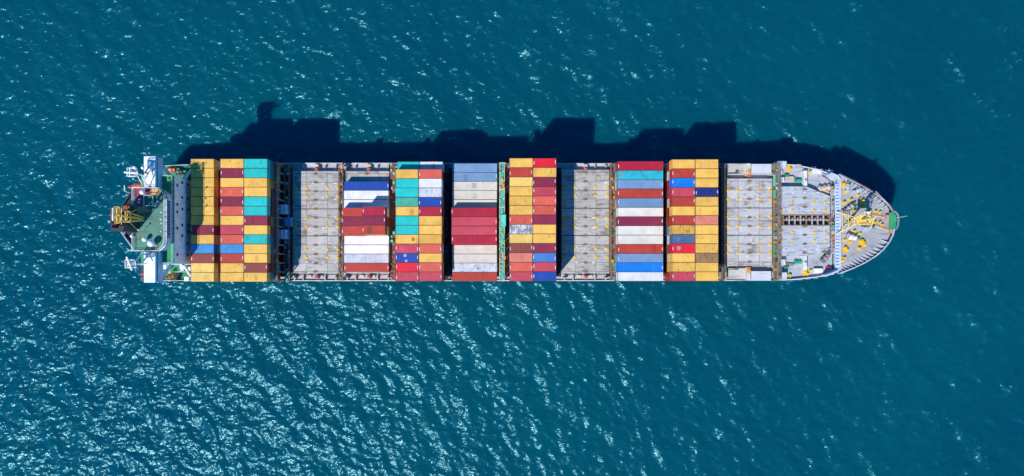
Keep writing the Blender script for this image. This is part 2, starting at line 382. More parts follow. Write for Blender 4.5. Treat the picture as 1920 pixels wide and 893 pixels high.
def hatch(px0, px1, panels, socks, sock_py, mid, white_px, end_rust=None, tint=(188,184,178), poly=None):
    """panels: list of (py_top, py_bottom); cells split at container rows; sockets, clamps and marks are pieces of the cover"""
    global SOCK, CLAMP, TICK
    x0, x1 = PX(px0, HZ), PX(px1, HZ)
    m = MB().box(x0+0.35, x1-0.35, PY(panels[-1][1],HZ)+0.3, PY(panels[0][0],HZ)-0.3, DZ, HZ-0.55)
    build('hatch_coaming', m, ship, (150,152,158), 0.5)
    for k, (pt, pb) in enumerate(panels):
        y1, y0 = PY(pt, HZ)-0.05, PY(pb, HZ)+0.05
        c = tint
        cover = build('hatch_cover', MB().box(x0, x1, y0, y1, HZ-0.5, HZ-0.045), ship, (112,98,84), 0.7, 'deck')
        xs = [x0] + [PX(s, HZ) for s in white_px] + [x1]
        ys = [y0] + sorted(PY(q, HZ) for q in mid if pt+2.5 < q < pb-2.5) + [y1]
        for a, b in zip(xs[:-1], xs[1:]):
            for e, f in zip(ys[:-1], ys[1:]):
                cc = rnd.randint(-9, 5)
                build('deck_plate', MB().box(a+0.045, b-0.045, e+0.05, f-0.05, HZ-0.044, HZ+rnd.uniform(-0.008, 0.008)), cover, tuple(min(255, v+cc) for v in c), rnd.uniform(0.5, 1.0), 'deck')
        for sx in socks:
            for sy in sock_py:
                if pt < sy < pb:
                    at = (PX(sx, HZ), PY(sy, HZ), HZ+0.012)
                    if SOCK is None: SOCK = socket_proto(cover, at)
                    else: dup(SOCK, at, cover)
        mxp = (px0+px1)/2
        for q in mid:
            if pt-0.5 <= q < pb-0.4:
                at = (PX(mxp, HZ), PY(q, HZ), HZ+0.012)
                if CLAMP is None: CLAMP = clamp_proto(cover, at)
                else: dup(CLAMP, at, cover)
        for q in (pt + (pb-pt)*0.33, pt+(pb-pt)*0.72):
            for ox in (-0.19, -0.05, 0.17, 0.43):
                if rnd.random() < 0.6:
                    at = (PX(mxp+(px1-px0)*ox, HZ), PY(q+rnd.uniform(-2,2), HZ), HZ+0.013)
                    if TICK is None:
                        TICK = build('painted_mark', MB().box(at[0]-0.3, at[0]+0.3, at[1]-0.14, at[1]+0.14, at[2], at[2]+0.004), cover, WHITE, 0.3, at=at)
                    else: dup(TICK, at, cover)
        if end_rust:
            mr = MB()
            mr.box(x1-0.05, x1+0.22, y0+0.05, y1-0.05, HZ-0.5, HZ-0.05)
            build('end_girder', mr, cover, end_rust, 0.9, 'rust')
MIDJ = [325.7, 342, 358.6, 375, 391.8, 408.5, 425.5, 442.3, 459.5, 476.6, 493.5, 509]
hatch(549, 634.5, [(320.5, 391.8), (392, 442.3), (442.5, 513)], [554, 575, 614, 633], [352.8, 368.2, 410, 425.5, 467.7, 482.9], MIDJ, [575, 614], (140,110,84))
hatch(646, 730, [(320.5, 391.8), (392, 442.3), (442.5, 513)], [], [], [325.7, 342, 358.6], [672, 710])
hatch(1053, 1142, [(318, 390.5), (390.8, 441.5), (441.8, 513)], [1057.5, 1078, 1117.5, 1138.5], [351, 366.2, 408.5, 424.5, 466.7, 482], [323.5,340,357,373.5,390.5,407.5,424.5,441.5,458.5,475.5,492.5,509], [1078.5, 1117.5], (150,112,76))
hatch(1363, 1447.5, [(334.5, 390), (390.3, 441), (441.3, 499.5)], [1365, 1383.5, 1423.5, 1444.5], [357.5, 373, 407.3, 424, 459, 474.5], [339.5,356,373,390,407.5,424,441,458,474.5,491], [1384.5, 1423.5], (150,108,70), tint=(196,194,194))
# plain covers under the container stacks (only their edges show)
for a, b in ((744, 822), (852, 928), (958, 1034), (1160, 1230), (1262, 1326)):
    m = MB().box(PX(a,HZ), PX(b,HZ), PY(513,HZ), PY(320,HZ), DZ, HZ-0.02)
    build('hatch_cover', m, ship, (120,122,128), 0.5, 'deck')

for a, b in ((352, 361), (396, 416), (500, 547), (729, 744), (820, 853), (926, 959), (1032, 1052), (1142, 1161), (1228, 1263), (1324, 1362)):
    build('gap_shade_plate', MB().box(PX(a,DZ), PX(b,DZ), 0.9, 31.2, DZ+0.004, DZ+0.06), ship, (34,38,48), 0.4, 'deck', label='dark deck plate painting deep shade into the gap between stacks')  # near-black plates paint the deep shade of the gaps onto the deck
# fore hatch (two wings and an open hold between them)
FHZ = 12.3
def fore_panel(poly_px, cuts_x, cuts_y, socks, clamps):
    poly = [P(a, b, FHZ) for a, b in poly_px]
    c = build('hatch_cover', MB().prism(poly, DZ+0.3, FHZ), ship, (190,195,201), 0.75, 'deck')
    for a, b in socks: dup(SOCK, (*P(a,b,FHZ), FHZ+0.012), c)
    for a, b in clamps: dup(CLAMP, (*P(a,b,FHZ), FHZ+0.012), c)
    m = MB()
    for (ax, ay, bx, by) in cuts_x:
        m.obox(P(ax,ay,FHZ), P(bx,by,FHZ), 0.07, FHZ, FHZ+0.035)
    build('weld_strip', m, c, (172,176,184), 0.6)
    for a, b in cuts_y: dup(TICK, (*P(a,b,FHZ), FHZ+0.013), c)
fore_panel([(1464,350),(1512,350),(1556,368),(1556,402),(1464,402)], [(1464,371.5,1556,371.5),(1464,388,1555,388),(1489.5,351,1489.5,371),(1530,358,1530,401)], [(1470,363),(1487,362),(1509,361),(1533,361)],
           [(1485.5,379),(1485.5,394.5),(1526.5,379),(1526.5,394.5),(1548,379),(1548,394.5),(1465.5,394.5)], [(1509,355),(1509,371.5),(1509,388)])
fore_panel([(1464,423.5),(1556,423.5),(1556,463),(1524,480),(1464,480)], [(1464,441,1556,441),(1464,458,1556,458),(1489.5,424,1489.5,470),(1530,424,1530,470)], [(1470,468),(1487,468),(1510,468.5),(1532.5,468.5)],
           [(1486,435.5),(1486,451),(1526.5,435.5),(1526.5,451),(1548.5,435.5),(1548.5,451),(1465.5,435.5),(1465.5,451)], [(1509,424.5),(1509,440.5),(1509,457.5),(1509,474)])
# open cell guides between the wings
x0, x1, y0, y1 = PX(1469,FHZ), PX(1555,FHZ), PY(423,FHZ), PY(402.5,FHZ)
guide = build('cell_guide', MB().box(x0-0.2, x1+0.2, y0-0.02, y0+0.16, DZ+0.3, FHZ+0.12).box(x0-0.2, x1+0.2, y1-0.2, y1, DZ+0.3, FHZ-0.1).box(x0-0.2, x0+0.12, y0+0.16, y1-0.2, DZ+0.3, FHZ+0.1).box(x1-0.1, x1+0.2, y0+0.16, y1-0.2, DZ+0.3, FHZ+0.1),
              ship, (150,120,92), 0.7, 'rust', label='rusty open cell guide frame at the bow')
for k in range(1, 8):
    x = x0 + (x1-x0)*k/8
    build('guide_rail', MB().box(x-0.11, x+0.11, y0+0.17, y1-0.21, FHZ-0.5, FHZ+0.08), guide, (196,190,180) if k != 4 else (170,130,96), 0.5)
build('guide_rail', MB().box(x0+0.13, x1-0.11, (y0+y1)/2-0.12, (y0+y1)/2+0.12, FHZ-0.5, FHZ+0.05), guide, (190,184,176), 0.5)
for k in range(8):
    for j in range(2):
        xa = x0+(x1-x0)*k/8+0.2; xb = x0+(x1-x0)*(k+1)/8-0.2; ya = y0+(y1-y0)*j/2+0.18; yb = y0+(y1-y0)*(j+1)/2-0.25
        build('tank_top_plate', MB().box(xa, xb, ya, yb, DZ+0.3, DZ+0.55+0.2*rnd.random()), guide, (96,70,58), 0.6, 'rust')
build('hatch_coaming', MB().box(PX(1462,DZ+1), PX(1558,DZ+1), PY(478,DZ+1), PY(352,DZ+1), DZ, DZ+0.29), ship, (150,152,160), 0.5)

# side structures beside the hatches: pedestals with red caps, posts, raised side houses
def pedestal(px, py, z1, col, cap, w=0.7, l=0.7, name='pedestal'):
    x, y = P(px, py, z1)
    p = build(name, MB().bevbox(x-w/2, x+w/2, y-l/2, y+l/2, DZ, z1, 0.06), ship, col, 0.5)
    if cap: build('cap', MB().bevbox(x-w*0.42, x+w*0.42, y-l*0.42, y+l*0.42, z1+0.002, z1+0.18, 0.05), p, cap, 0.3)
    return p
for hx in (593, 691, 1098):
    pedestal(hx, 317, 11.6, (200,190,175), (232,74,48), 0.85, 0.95)
    pedestal(hx, 310.5, 11.3, (206,200,188), None, 1.2, 0.7)
    pedestal(hx, 519.5, 11.9, (200,190,175), (232,74,48), 0.85, 0.85)
for hx0 in (554, 652, 1058):
    for dxp in (0, 16, 57, 77):
        m = MB(); x, y = P(hx0+dxp, 521.5, DZ); w = 0.5 if dxp in (0, 77) else 0.2
        m.box(x-w, x+w, y-0.16, y+0.16, DZ, DZ+1.5 if dxp in (0,77) else DZ+1.1); m.box(x-0.12, x+0.12, y-0.7, y+0.9, DZ, DZ+0.8)
        build('stanchion', m, ship, (196,192,186), 0.6)
        x, y = P(hx0+dxp, 312, DZ)
        m = MB().box(x-w*.6, x+w*.6, y-0.16, y+0.16, DZ, DZ+1.3).box(x-0.1, x+0.1, y-0.6, y+0.2, DZ, DZ+0.9)
        build('stanchion', m, ship, (190,180,170), 0.7)
    # deck piping and a hose box on the starboard side passage
    m = MB()
    for q in (515.5, 524.5): m.tube((PX(hx0-3,DZ), PY(q,DZ), DZ+0.18), (PX(hx0+84,DZ), PY(q,DZ), DZ+0.18), 0.11, 6)
    build('deck_pipe', m, ship, (176,140,112), 0.9, 'rust')
    for q in (28, 49):
        x, y = P(hx0+q, 518, DZ); build('hose_box', MB().bevbox(x-0.45,x+0.45,y-0.3,y+0.3,DZ,DZ+0.7,0.05), ship, (206,200,190), 0.5)
# raised side blocks by the bare fore hatch, both sides
def side_block(a, b, c, d, z=HZ+0.05, col=(206,208,214), wear=0.35):
    return build('side_house', MB().bevbox(PX(a,z), PX(b,z), PY(d,z), PY(c,z), DZ, z, 0.05), ship, col, wear, 'deck')
side_block(1409, 1446, 508.5, 526.3); side_block(1409, 1447, 307.5, 325.5)
side_block(1366, 1399, 306.8, 325.5, HZ-0.6, (196,190,180), 0.65); side_block(1366, 1400, 503, 523, HZ-0.9, (200,194,186), 0.6)
for py0, py1, cy in ((306.5, 329.5, 321.5), (501.5, 526, 509)):
    z = HZ+0.35
    p = build('pedestal', MB().bevbox(PX(1400.5,z), PX(1407.5,z), PY(py1,z), PY(py0,z), DZ, z, 0.05), ship, (214,212,206), 0.5)
    x, y = P(1404, cy, z); build('disc', MB().lathe(x, y, [(0.62, z), (0.62, z+0.1), (0.5, z+0.16)], 12), p, (226,160,60), 0.6)
    x, y = P(1404, 329 if cy < 400 else 503, z); build('cap', MB().bevbox(x-0.45,x+0.45,y-0.35,y+0.35,z-0.4,z+0.1,0.05), p, (222,112,60), 0.5)
for q in (325.2, 505.2):
    m = MB(); z = DZ+1.7
    m.box(PX(1366.5,z), PX(1384,z), PY(q+0.6,z), PY(q-0.6,z), z-0.2, z); x, y = P(1382, q-2.3 if q < 400 else q-1, z); m.box(x-0.35,x+0.35,y-0.3,y+0.5,DZ,z+0.02)
    build('rail_bracket', m, ship, (90,94,104), 0.5)
build('corner_box', MB().bevbox(PX(1352,12), PX(1363,12), PY(526,12), PY(509,12), DZ, 12, 0.05), ship, (190,170,150), 0.8, 'deck')
build('corner_plate', MB().prism([P(1352,508,12.4),P(1361,497,12.4),P(1363,508,12.4)], 11.9, 12.4), ship, GREEN, 0.5)

# ------------------------------------------------------------------ lashing bridges between the hatches
def lashing_bridge(px0, px1, py0, py1, z, plates, beam=(150,120,96), grating=(120,112,104), clutter=1.0, knobs=None, gaps=True, feet=DZ, rails=True):
    xa, xb = PX(px0, z), PX(px1, z); y0, y1 = PY(py1, z), PY(py0, z)
    if xa > xb: xa, xb = xb, xa
    w = xb-xa
    m = MB().box(xa, xa+0.18, y0, y1, z-0.4, z).box(xb-0.18, xb, y0, y1, z-0.4, z)
    lb = build('lashing_bridge', m, ship, beam, 0.85, 'rust')
    n = 13; st = (y1-y0)/n
    post = None
    for k in range(n+1):
        y = min(max(y0+k*st, y0+0.15), y1-0.15)
        mm = MB().box(xa+0.19, xb-0.19, y-0.13, y+0.13, z-0.35, z+0.03).box(xa+0.02, xa+0.3, y-0.14, y+0.14, feet, z-0.41).box(xb-0.3, xb-0.02, y-0.14, y+0.14, feet, z-0.41)
        if post is None: post = build('post', mm, lb, beam, 0.8, 'rust')
        else: dup(post, (WL[post].x, y, WL[post].z), lb, tuple(max(0,min(255,v+rnd.randint(-25,20))) for v in beam))
    for k in range(n):
        ya, yb = y0+k*st+0.16, y0+(k+1)*st-0.16
        col = plates[k % len(plates)]
        if col is None: continue
        mm = MB()
        off = rnd.uniform(0, 0.12)*w
        nb = 5
        for q in range(nb):
            a_ = ya+(yb-ya)*q/nb
            mm.box(xa+0.2+off*0.5, xb-0.2-off, a_+0.02, a_+(yb-ya)/nb-0.02, z-0.12, z-0.04)
        build('grating_plate', mm, lb, tuple(max(0,min(255,v+rnd.randint(-14,14))) for v in col), 0.7, 'paint')
    kn = None
    for k in range(n*2):
        y = y0+(k+0.5)*st/2+rnd.uniform(-0.25,0.25)
        if rnd.random() > clutter*0.85: continue
        x = rnd.choice((xa+0.3, xb-0.3, (xa+xb)/2+rnd.uniform(-.3,.3)))
        c = rnd.choice(knobs or [(206,120,70),(188,180,168),(60,56,54),(90,74,64),(222,160,60),(110,150,130)])
        s_ = rnd.uniform(0.16, 0.36)
        if kn is None or rnd.random() < 0.3:
            kn = build('turnbuckle_box', MB().bevbox(x-s_,x+s_,y-s_*1.2,y+s_*1.2,z-0.03,z+0.1+s_,0.04), lb, c, 0.6, at=(x,y,z))
        else: dup(kn, (x, y, z), lb, c)
    rods = MB()
    for k in range(int(n*3*clutter)):
        y = y0+rnd.random()*(y1-y0); x = xa+rnd.random()*w
        q = Vector((x+rnd.uniform(-0.5,0.5)*w, y+rnd.uniform(-1.4,1.4), z+rnd.uniform(0.05,0.3)))
        q.x = min(max(q.x, xa), xb); q.y = min(max(q.y, y0), y1)
        rods.tube((x, y, z+0.06), q, 0.045, 5)
    if rods.v: build('lashing_rods', rods, lb, (110,84,64), 0.9, 'rust', kind='stuff')
    if rails:
        m = MB(); m.rail([(xa+0.06,y0,z),(xa+0.06,y1,z)], 1.0, st).rail([(xb-0.06,y0,z),(xb-0.06,y1,z)], 1.0, st)
        build('handrail', m, lb, (150,130,112), 0.8, 'rust')
    return lb
RT = [(120,84,64),(110,78,60),(96,74,62),None]
lashing_bridge(513, 520.5, 304, 527, 18.5, [(60,120,120),(60,110,112),(90,96,100)], beam=(140,130,120), clutter=0.5)
lashing_bridge(534, 543.5, 307, 527, 12.6, [(70,130,130),None,(60,120,126),None], beam=(120,108,104), clutter=0.9, knobs=[(80,190,180),(60,150,160),(150,60,60),(170,180,186)])
lashing_bridge(636, 643.5, 307, 526, 12.8, [(126,90,66),(120,98,78),(140,126,106),(96,80,66)], clutter=1.15)
lashing_bridge(732, 741, 306, 526, 13.2, [(150,88,62),(140,96,74),(134,84,64)], beam=(170,110,84), clutter=0.9, knobs=[(110,205,180),(120,210,190),(96,190,166),(120,70,52),(150,100,70)], rails=False)
lashing_bridge(936, 946.5, 304.5, 526, 17.4, [(80,200,178),(96,206,184),(150,206,186),(84,196,176)], beam=(206,196,150), clutter=0.75, knobs=[(70,214,190),(80,206,186),(170,120,84),(226,190,90),(190,160,140)], rails=False)
lashing_bridge(1144.5, 1153, 306, 526, 13.0, [(116,104,92),(120,120,106),(110,84,66),(128,132,118),(98,80,66)], beam=(150,124,98), clutter=0.9)
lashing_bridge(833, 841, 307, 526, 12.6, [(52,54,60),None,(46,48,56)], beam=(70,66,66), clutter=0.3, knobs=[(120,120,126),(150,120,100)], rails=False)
lashing_bridge(1353, 1358, 307, 527, 13.0, [(90,80,76)], beam=(110,96,90), clutter=0.2)
lashing_bridge(1450.5, 1457.5, 306, 527, 12.8, [(110,84,66),(120,120,106),(90,170,130),(128,122,108),(110,90,74)], beam=(160,130,100), clutter=0.8, knobs=[(206,120,70),(60,170,120),(70,60,54),(200,196,186),(222,160,60)])
lashing_bridge(1458.5, 1463, 306, 526, 12.5, [(206,206,204),(90,190,150),(186,186,184),(196,150,110)], beam=(206,208,208), clutter=0.6)
lashing_bridge(1559, 1563, 350, 476, 12.8, [(190,190,190),(80,190,160),(196,120,100),(186,196,206)], beam=(190,194,200), clutter=0.7, rails=False)
for px, py, w_, h_, z, c in ((944.5, 413.5, 8, 22, 17.9, (84,214,190)), (943.8, 348, 4.2, 7, 18.2, (235,140,44)), (946.5, 483.5, 3.6, 6, 18.2, (222,160,50)), (734.5,452,5,5,13.9,(110,205,180)),
                              (1453,364,5,16,13.6,(70,180,130)), (1453,338,5,22,13.5,(90,200,160)), (1453,466,5,14,13.5,(60,150,120)), (641,312,6,8,13.6,(214,150,120))):
    x, y = P(px, py, z); sx = w_*(CAMZ-z)/1280/2; sy = h_*(CAMZ-z)/1280/2
    build('platform_plate', MB().bevbox(x-sx, x+sx, y-sy, y+sy, z-0.45, z, 0.05), ship, c, 0.55)

# ventilation housings standing between the two aft lashing bridges
def vent(px, py, z, col, ridge=True):
    x, y = P(px, py, z)
    v = build('ventilator', MB().bevbox(x-1.05, x+1.05, y-1.2, y+1.2, DZ, z, 0.12), ship, col, 0.2)
    if ridge: build('ridge_cap', MB().box(x-0.12, x+0.12, y-1.15, y+1.15, z+0.002, z+0.12), v, (235,238,242), 0.1)
    m = MB()
    for k in range(6): m.box(x+1.052, x+1.1, y-1.0, y+1.0, z-0.3-k*0.35, z-0.42-k*0.35)
    build('louvre_slats', m, v, tuple(int(c*0.8) for c in col), 0.2)
vent(528.5, 392, 15.4, (176,206,236)); vent(528.5, 439, 15.4, (176,206,236)); vent(526, 416, 12.8, (70,110,150), False); vent(540, 416, 13.6, (120,160,200), False)

# ------------------------------------------------------------------ fore deck and forecastle fittings
BZ = DZ+0.3
# breakwater: a raised pale walkway across the ship, bending aft along the sides
bzt = 13.9
bw = build('breakwater', MB().box(PX(1574,bzt), PX(1577,bzt), PY(503,bzt), PY(339,bzt), BZ, bzt).obox(P(1577,339,bzt), P(1571,330,bzt), 0.4, BZ, bzt).obox(P(1571,330,bzt), P(1558,325,bzt), 0.4, BZ, bzt)
           .obox(P(1577,503,bzt), P(1570,509,bzt), 0.4, BZ, bzt).obox(P(1570,509,bzt), P(1550,517,bzt), 0.4, BZ, bzt), ship, (196,210,232), 0.25)
build('walkway', MB().box(PX(1566,13.4), PX(1573.8,13.4), PY(502,13.4), PY(345,13.4), 13.2, 13.4), bw, (186,206,232), 0.3)
m = MB()
for k in range(26):
    y = PY(350+k*5.9, 13.4)
    m.box(PX(1567,13.4), PX(1573.7,13.4), y-0.07, y+0.07, 13.41, 13.75)
build('gusset_row', m, bw, (176,190,214), 0.3)
bol = None
def bollard(px, py, z, r=0.42, big=False, col=YEL):
    r *= 0.76
    x, y = P(px, py, z+0.7)
    m = MB().box(x-r*1.25, x+r*1.25, y-r*1.1, y+r*1.1, z, z+0.12)
    m.lathe(x, y, [(r*0.72, z+0.12), (r*0.66, z+0.62), (r, z+0.66), (r, z+0.85), (r*0.7, z+0.92)], 12)
    if big:
        m.lathe(x+0.5, y-0.55, [(r*0.7, z), (r*0.62, z+0.62), (r*0.9, z+0.66), (r*0.9, z+0.85), (r*0.7, z+0.92)], 12)
        m.box(x-0.5, x+1.0, y-1.1, y+0.55, z, z+0.1)
    build('bollard', m, ship, tuple(max(0,min(255,c+rnd.randint(-12,10))) for c in col), 0.35)
for a, b, r, big in ((1582,345,.55,True),(1587,359.5,.42,False),(1610,366,.4,False),(1596.5,375,.5,False),(1583.5,380,.55,False),(1618.5,377,.6,True),(1613.7,390,.36,False),(1603,396,.5,False),
                     (1642.7,396.5,.36,False),(1651,398,.36,False),(1641.3,417,.36,False),(1650.5,417,.36,False),(1655,421.5,.36,False),(1602.5,434,.42,False),(1614,438,.36,False),(1616.5,452,.7,True),(1622,460,.5,False),
                     (1585,450.5,.5,False),(1595.5,454.5,.52,False),(1585.5,465.5,.55,True),(1612,466,.5,False),(1583.5,484,.45,False),(1581,489,.45,False)):
    bollard(a, b, FZ, r, big)
for a, b, r, big in ((1478.6,313,.62,True),(1518.6,322.8,.42,False),(1481,517,.6,False),(1510.6,510.5,.55,True),(1520,508,.4,False)): bollard(a, b, BZ, r, big)
bollard(1552, 328, BZ, .5, False, (206,50,80)); bollard(1553, 502, BZ, .5, False, (196,50,60))

def winch(px, py, z, col, dcol, ang=0.0, L_=2.6, rr=0.62):
    x, y = P(px, py, z+1.0); ca, sa = math.cos(ang), math.sin(ang)
    def T(u, v): return (x+u*ca-v*sa, y+u*sa+v*ca)
    m = MB().prism([T(-L_/2,-0.8),T(L_/2,-0.8),T(L_/2,0.8),T(-L_/2,0.8)], z, z+0.25)
    for u in (-L_/2+0.15, L_/2-0.15, 0.2):
        m.prism([T(u-0.1,-0.6),T(u+0.1,-0.6),T(u+0.1,0.6),T(u-0.1,0.6)], z+0.25, z+1.25)
    w = build('mooring_winch', m, ship, col, 0.4)
    a, b = T(-L_/2+0.3, 0), T(0.05, 0); zz = z+0.95
    build('drum', MB().tube((*a, zz), (*b, zz), rr, 14), w, dcol, 0.4)
    a, b = T(0.35, 0), T(L_/2-0.3, 0)
    build('drum', MB().tube((*a, zz), (*b, zz), rr*0.85, 14), w, dcol, 0.4)
    m = MB()
    for u in (-L_/2+0.28, 0.08, L_/2-0.32):
        a, b = T(u, 0), T(u+0.09, 0); m.tube((*a, zz), (*b, zz), rr*1.35, 16)
    build('drum_flange', m, w, col, 0.4)
    a, b = T(L_/2, 0.1), T(L_/2+0.9, 0.1); build('motor', MB().tube((*a, z+0.8), (*b, z+0.8), 0.36, 10), w, (60,150,120), 0.3)
winch(1545, 353, BZ, (206,202,196), (214,190,160), 0.15, 3.2, 0.7)
winch(1550, 466, BZ, (120,124,132), (170,160,146), 1.2, 2.6); winch(1548, 484, BZ, (120,124,132), (170,160,146), 0.9, 2.6)
winch(1597, 445, FZ, (196,190,186), (232,226,220), -0.25, 2.8, 0.75); winch(1592, 391, FZ, (150,146,144), (206,196,184), 0.7, 2.8, 0.6)
winch(1629, 404, FZ, (214,206,196), (230,222,206), 1.57, 2.4, 0.6); winch(1629, 415, FZ, (206,170,150), (226,200,176), 1.57, 2.2, 0.6)
winch(1608, 358, FZ, (176,186,200), (206,210,214), 0.5, 2.2, 0.5); winch(1625, 428, FZ, (176,186,200), (190,200,214), 0.1, 2.6, 0.45)
winch(1590, 352, FZ, (176,186,200), (206,210,214), 1.4, 2.0, 0.45)
# green tanks, white T posts, boxes on the fore deck
def drum_tank(px, py, L_, r, col, z=BZ):
    x, y = P(px, py, z+r)
    t = build('deck_tank', MB().tube((x-L_/2,y,z+r+0.1), (x+L_/2,y,z+r+0.1), r, 16), ship, col, 0.35, smooth=False)
    build('saddle', MB().box(x-L_/2+0.2,x-L_/2+0.45,y-r,y+r,z,z+r*0.7).box(x+L_/2-0.45,x+L_/2-0.2,y-r,y+r,z,z+r*0.7), t, (150,152,156), 0.4)
drum_tank(1497, 338.5, 2.0, 0.5, (36,160,130)); drum_tank(1474.5, 329, 1.1, 0.42, (50,140,90)); drum_tank(1496, 491.5, 2.0, 0.5, (36,160,130)); drum_tank(1473.5, 501, 1.2, 0.45, (50,140,90))
for a, b, c, d, z, col in ((1507.5,1514,320,348,12.2,(228,230,232)), (1507.5,1513.5,480,507,12.2,(228,230,232))):
    t = build('tee_post', MB().bevbox(PX(a,z),PX(b,z),PY(d,z),PY(c,z),BZ,z,0.08), ship, col, 0.25)
    x, y = P((a+b)/2, 337 if c < 400 else 491, z); build('disc', MB().lathe(x, y, [(0.42,z+0.003),(0.42,z+0.12),(0.34,z+0.16)],12), t, (200,150,120), 0.6)
for a, b, sx, sy, h, c in ((1532,321.5,1.3,.55,1.0,(232,234,236)),(1534.6,507.5,1.2,.6,1.1,(236,238,240)),(1498.5,311.5,.55,.5,1.3,(196,186,176)),(1467,309,1.2,1.0,2.0,(206,212,222)),(1467,492,.9,.8,1.6,(216,216,216)),
                          (1484,334,.6,.5,.9,(210,190,160)),(1466,337,.7,.7,1.3,(226,226,226)),(1461,516,1.6,.8,1.2,(216,218,222)),(1471,517,.7,.9,2.2,(200,205,214)),(1462,322,.8,.6,1.5,(226,228,232)),(1559,322,.5,.5,1.4,(206,206,210)),
                          (1563,360,.6,.9,1.6,(226,226,230)),(1547,361,1.1,.6,.9,(206,170,140))):
    z = BZ+h; x, y = P(a, b, z); build('deck_locker', MB().bevbox(x-sx,x+sx,y-sy,y+sy,BZ,z,0.06), ship, c, 0.35)
for a, b in ((1546,320.5),(1538,318),(1526,314.5),(1556,514),(1546,518),(1530,521.5),(1515,522.8),(1500,524),(1488,524.2)):
    x, y = P(a, b, BZ+0.5); build('fairlead', MB().box(x-0.5,x-0.25,y-.25,y+.25,BZ,BZ+.7).box(x+.25,x+.5,y-.25,y+.25,BZ,BZ+.7).box(x-.24,x+.24,y-.2,y+.2,BZ,BZ+.2), ship, (120,130,150), 0.4)
for (a, b), (c, d), w_ in (((1463,494.5),(1492,495.5),.16),((1469,497),(1486,499),.12),((1480,333),(1490,333),.12),((1540,331),(1560,345),.2),((1552,318),(1566,330),.25)):
    x, y = P(a,b,BZ); x2, y2 = P(c,d,BZ); build('deck_pipe', MB().tube((x,y,BZ+0.5),(x2,y2,BZ+0.5),w_,8), ship, (150,146,142), 0.6)
# anchor chains running forward from the windlass
for (a, b), (c, d) in (((1634,401),(1666,408)), ((1633,419),(1673,433))):
    x, y = P(a,b,FZ+.3); x2, y2 = P(c,d,FZ+.3)
    m = MB().obox((x,y),(x2,y2),0.85,FZ,FZ+0.06)
    p = build('chain_track', m, ship, (214,186,158), 0.6)
    n = 26
    ch = MB()
    for k in range(n):
        t = k/n; t2 = (k+0.8)/n; q = Vector((x,y)).lerp(Vector((x2,y2)),t); q2 = Vector((x,y)).lerp(Vector((x2,y2)),t2)
        ch.obox(q, q2, 0.34 if k%2 else 0.16, FZ+0.07, FZ+0.2 if k%2 else FZ+0.36)
    build('anchor_chain', ch, p, (176,150,128), 0.7, 'rust')
    x, y = P(c-2, d, FZ+.3); build('chain_stopper', MB().bevbox(x-0.6,x+0.2,y-0.7,y+0.7,FZ,FZ+1.0,0.08), p, (196,150,130), 0.5)
# bow platform, its rail and the jack staff
z = FZ+1.3
bp_ = build('bow_platform', MB().prism([P(1668,399,z),P(1675,397.5,z),P(1680,404,z),P(1681,414,z),P(1680,424,z),P(1676,430,z),P(1668,431,z)], FZ+0.9, z), ship, (58,160,106), 0.35)
m = MB().rail([(*P(1675,397,z),z),(*P(1680.5,404,z),z),(*P(1681.5,414,z),z),(*P(1680.5,424,z),z),(*P(1677,431,z),z),(*P(1671,433,z),z)], 1.1, 1.2)
build('handrail', m, bp_, (226,226,226), 0.2)
x, y = P(1681.5, 408.5, z); build('jack_staff', MB().tube((x,y,z),(x+0.15,y+0.05,z+4.6),0.08,8,0.05), bp_, (230,226,200), 0.2)
build('side_rail', MB().rail([(*P(1640,358,FZ+1.25),FZ+1.25),(*P(1664,383,FZ+1.25),FZ+1.25)],0.4,1.5), ship, (210,205,200), 0.2)
# yellow fore mast: raked A-frame, box platform and light post
FM = (250,214,110)
fm = build('fore_mast', MB().tube((91.6,15.6,FZ),(91.8,15.6,27.0),0.42,10,0.26), ship, FM, 0.2, label='yellow raked foremast on the bow')
T_ = (91.6, 15.6, 20.5)
for yy in (18.6, 12.6):
    build('leg', MB().tube((88.6, yy, bzt), (T_[0], 15.6+(yy-15.6)*0.14, T_[2]), 0.16, 8, 0.13), fm, FM, 0.2)
m = MB()
for t in (0.25, 0.5, 0.75):
    a = Vector((88.6,18.6,bzt)).lerp(Vector((91.6,16.0,20.5)), t); b = Vector((88.6,12.6,bzt)).lerp(Vector((91.6,15.2,20.5)), t)
    m.tube(a, b, 0.1, 6)
    c = Vector((91.6,15.6,FZ)).lerp(Vector((91.7,15.6,20.5)), t); m.tube(a, c, 0.07, 6).tube(b, c, 0.07, 6)
build('cross_brace', m, fm, FM, 0.2)
z = 21.0
build('mast_platform', MB().box(91.0-0.6,93.6,14.4,16.8,z-0.15,z), fm, (240,204,104), 0.3)
build('platform_rail', MB().rail([(90.4,14.4,z),(93.6,14.4,z),(93.6,16.8,z),(90.4,16.8,z),(90.4,14.4,z)],1.1,1.0,0.06), fm, FM, 0.2)
m = MB()
for s_ in (-1, 1):
    m.tube((91.8,15.6,22.5),(92.3,15.6+s_*2.2,24.5),0.1,6).tube((92.3,15.6+s_*2.2,24.5),(91.9,15.6,26.8),0.1,6)
build('yard_arm', m, fm, FM, 0.2)
for k, (dx_, dy_, zz) in enumerate(((0.3,0.5,27.1),(0.1,-0.6,25.6),(0.7,0.0,23.6),(0.8,0.9,22.0),(0.8,-0.9,22.0))):
    build('lamp', MB().lathe(91.8+dx_,15.6+dy_,[(0.22,zz-0.3),(0.26,zz-0.2),(0.26,zz+0.15),(0.12,zz+0.28)],10), fm, (236,190,70), 0.2)

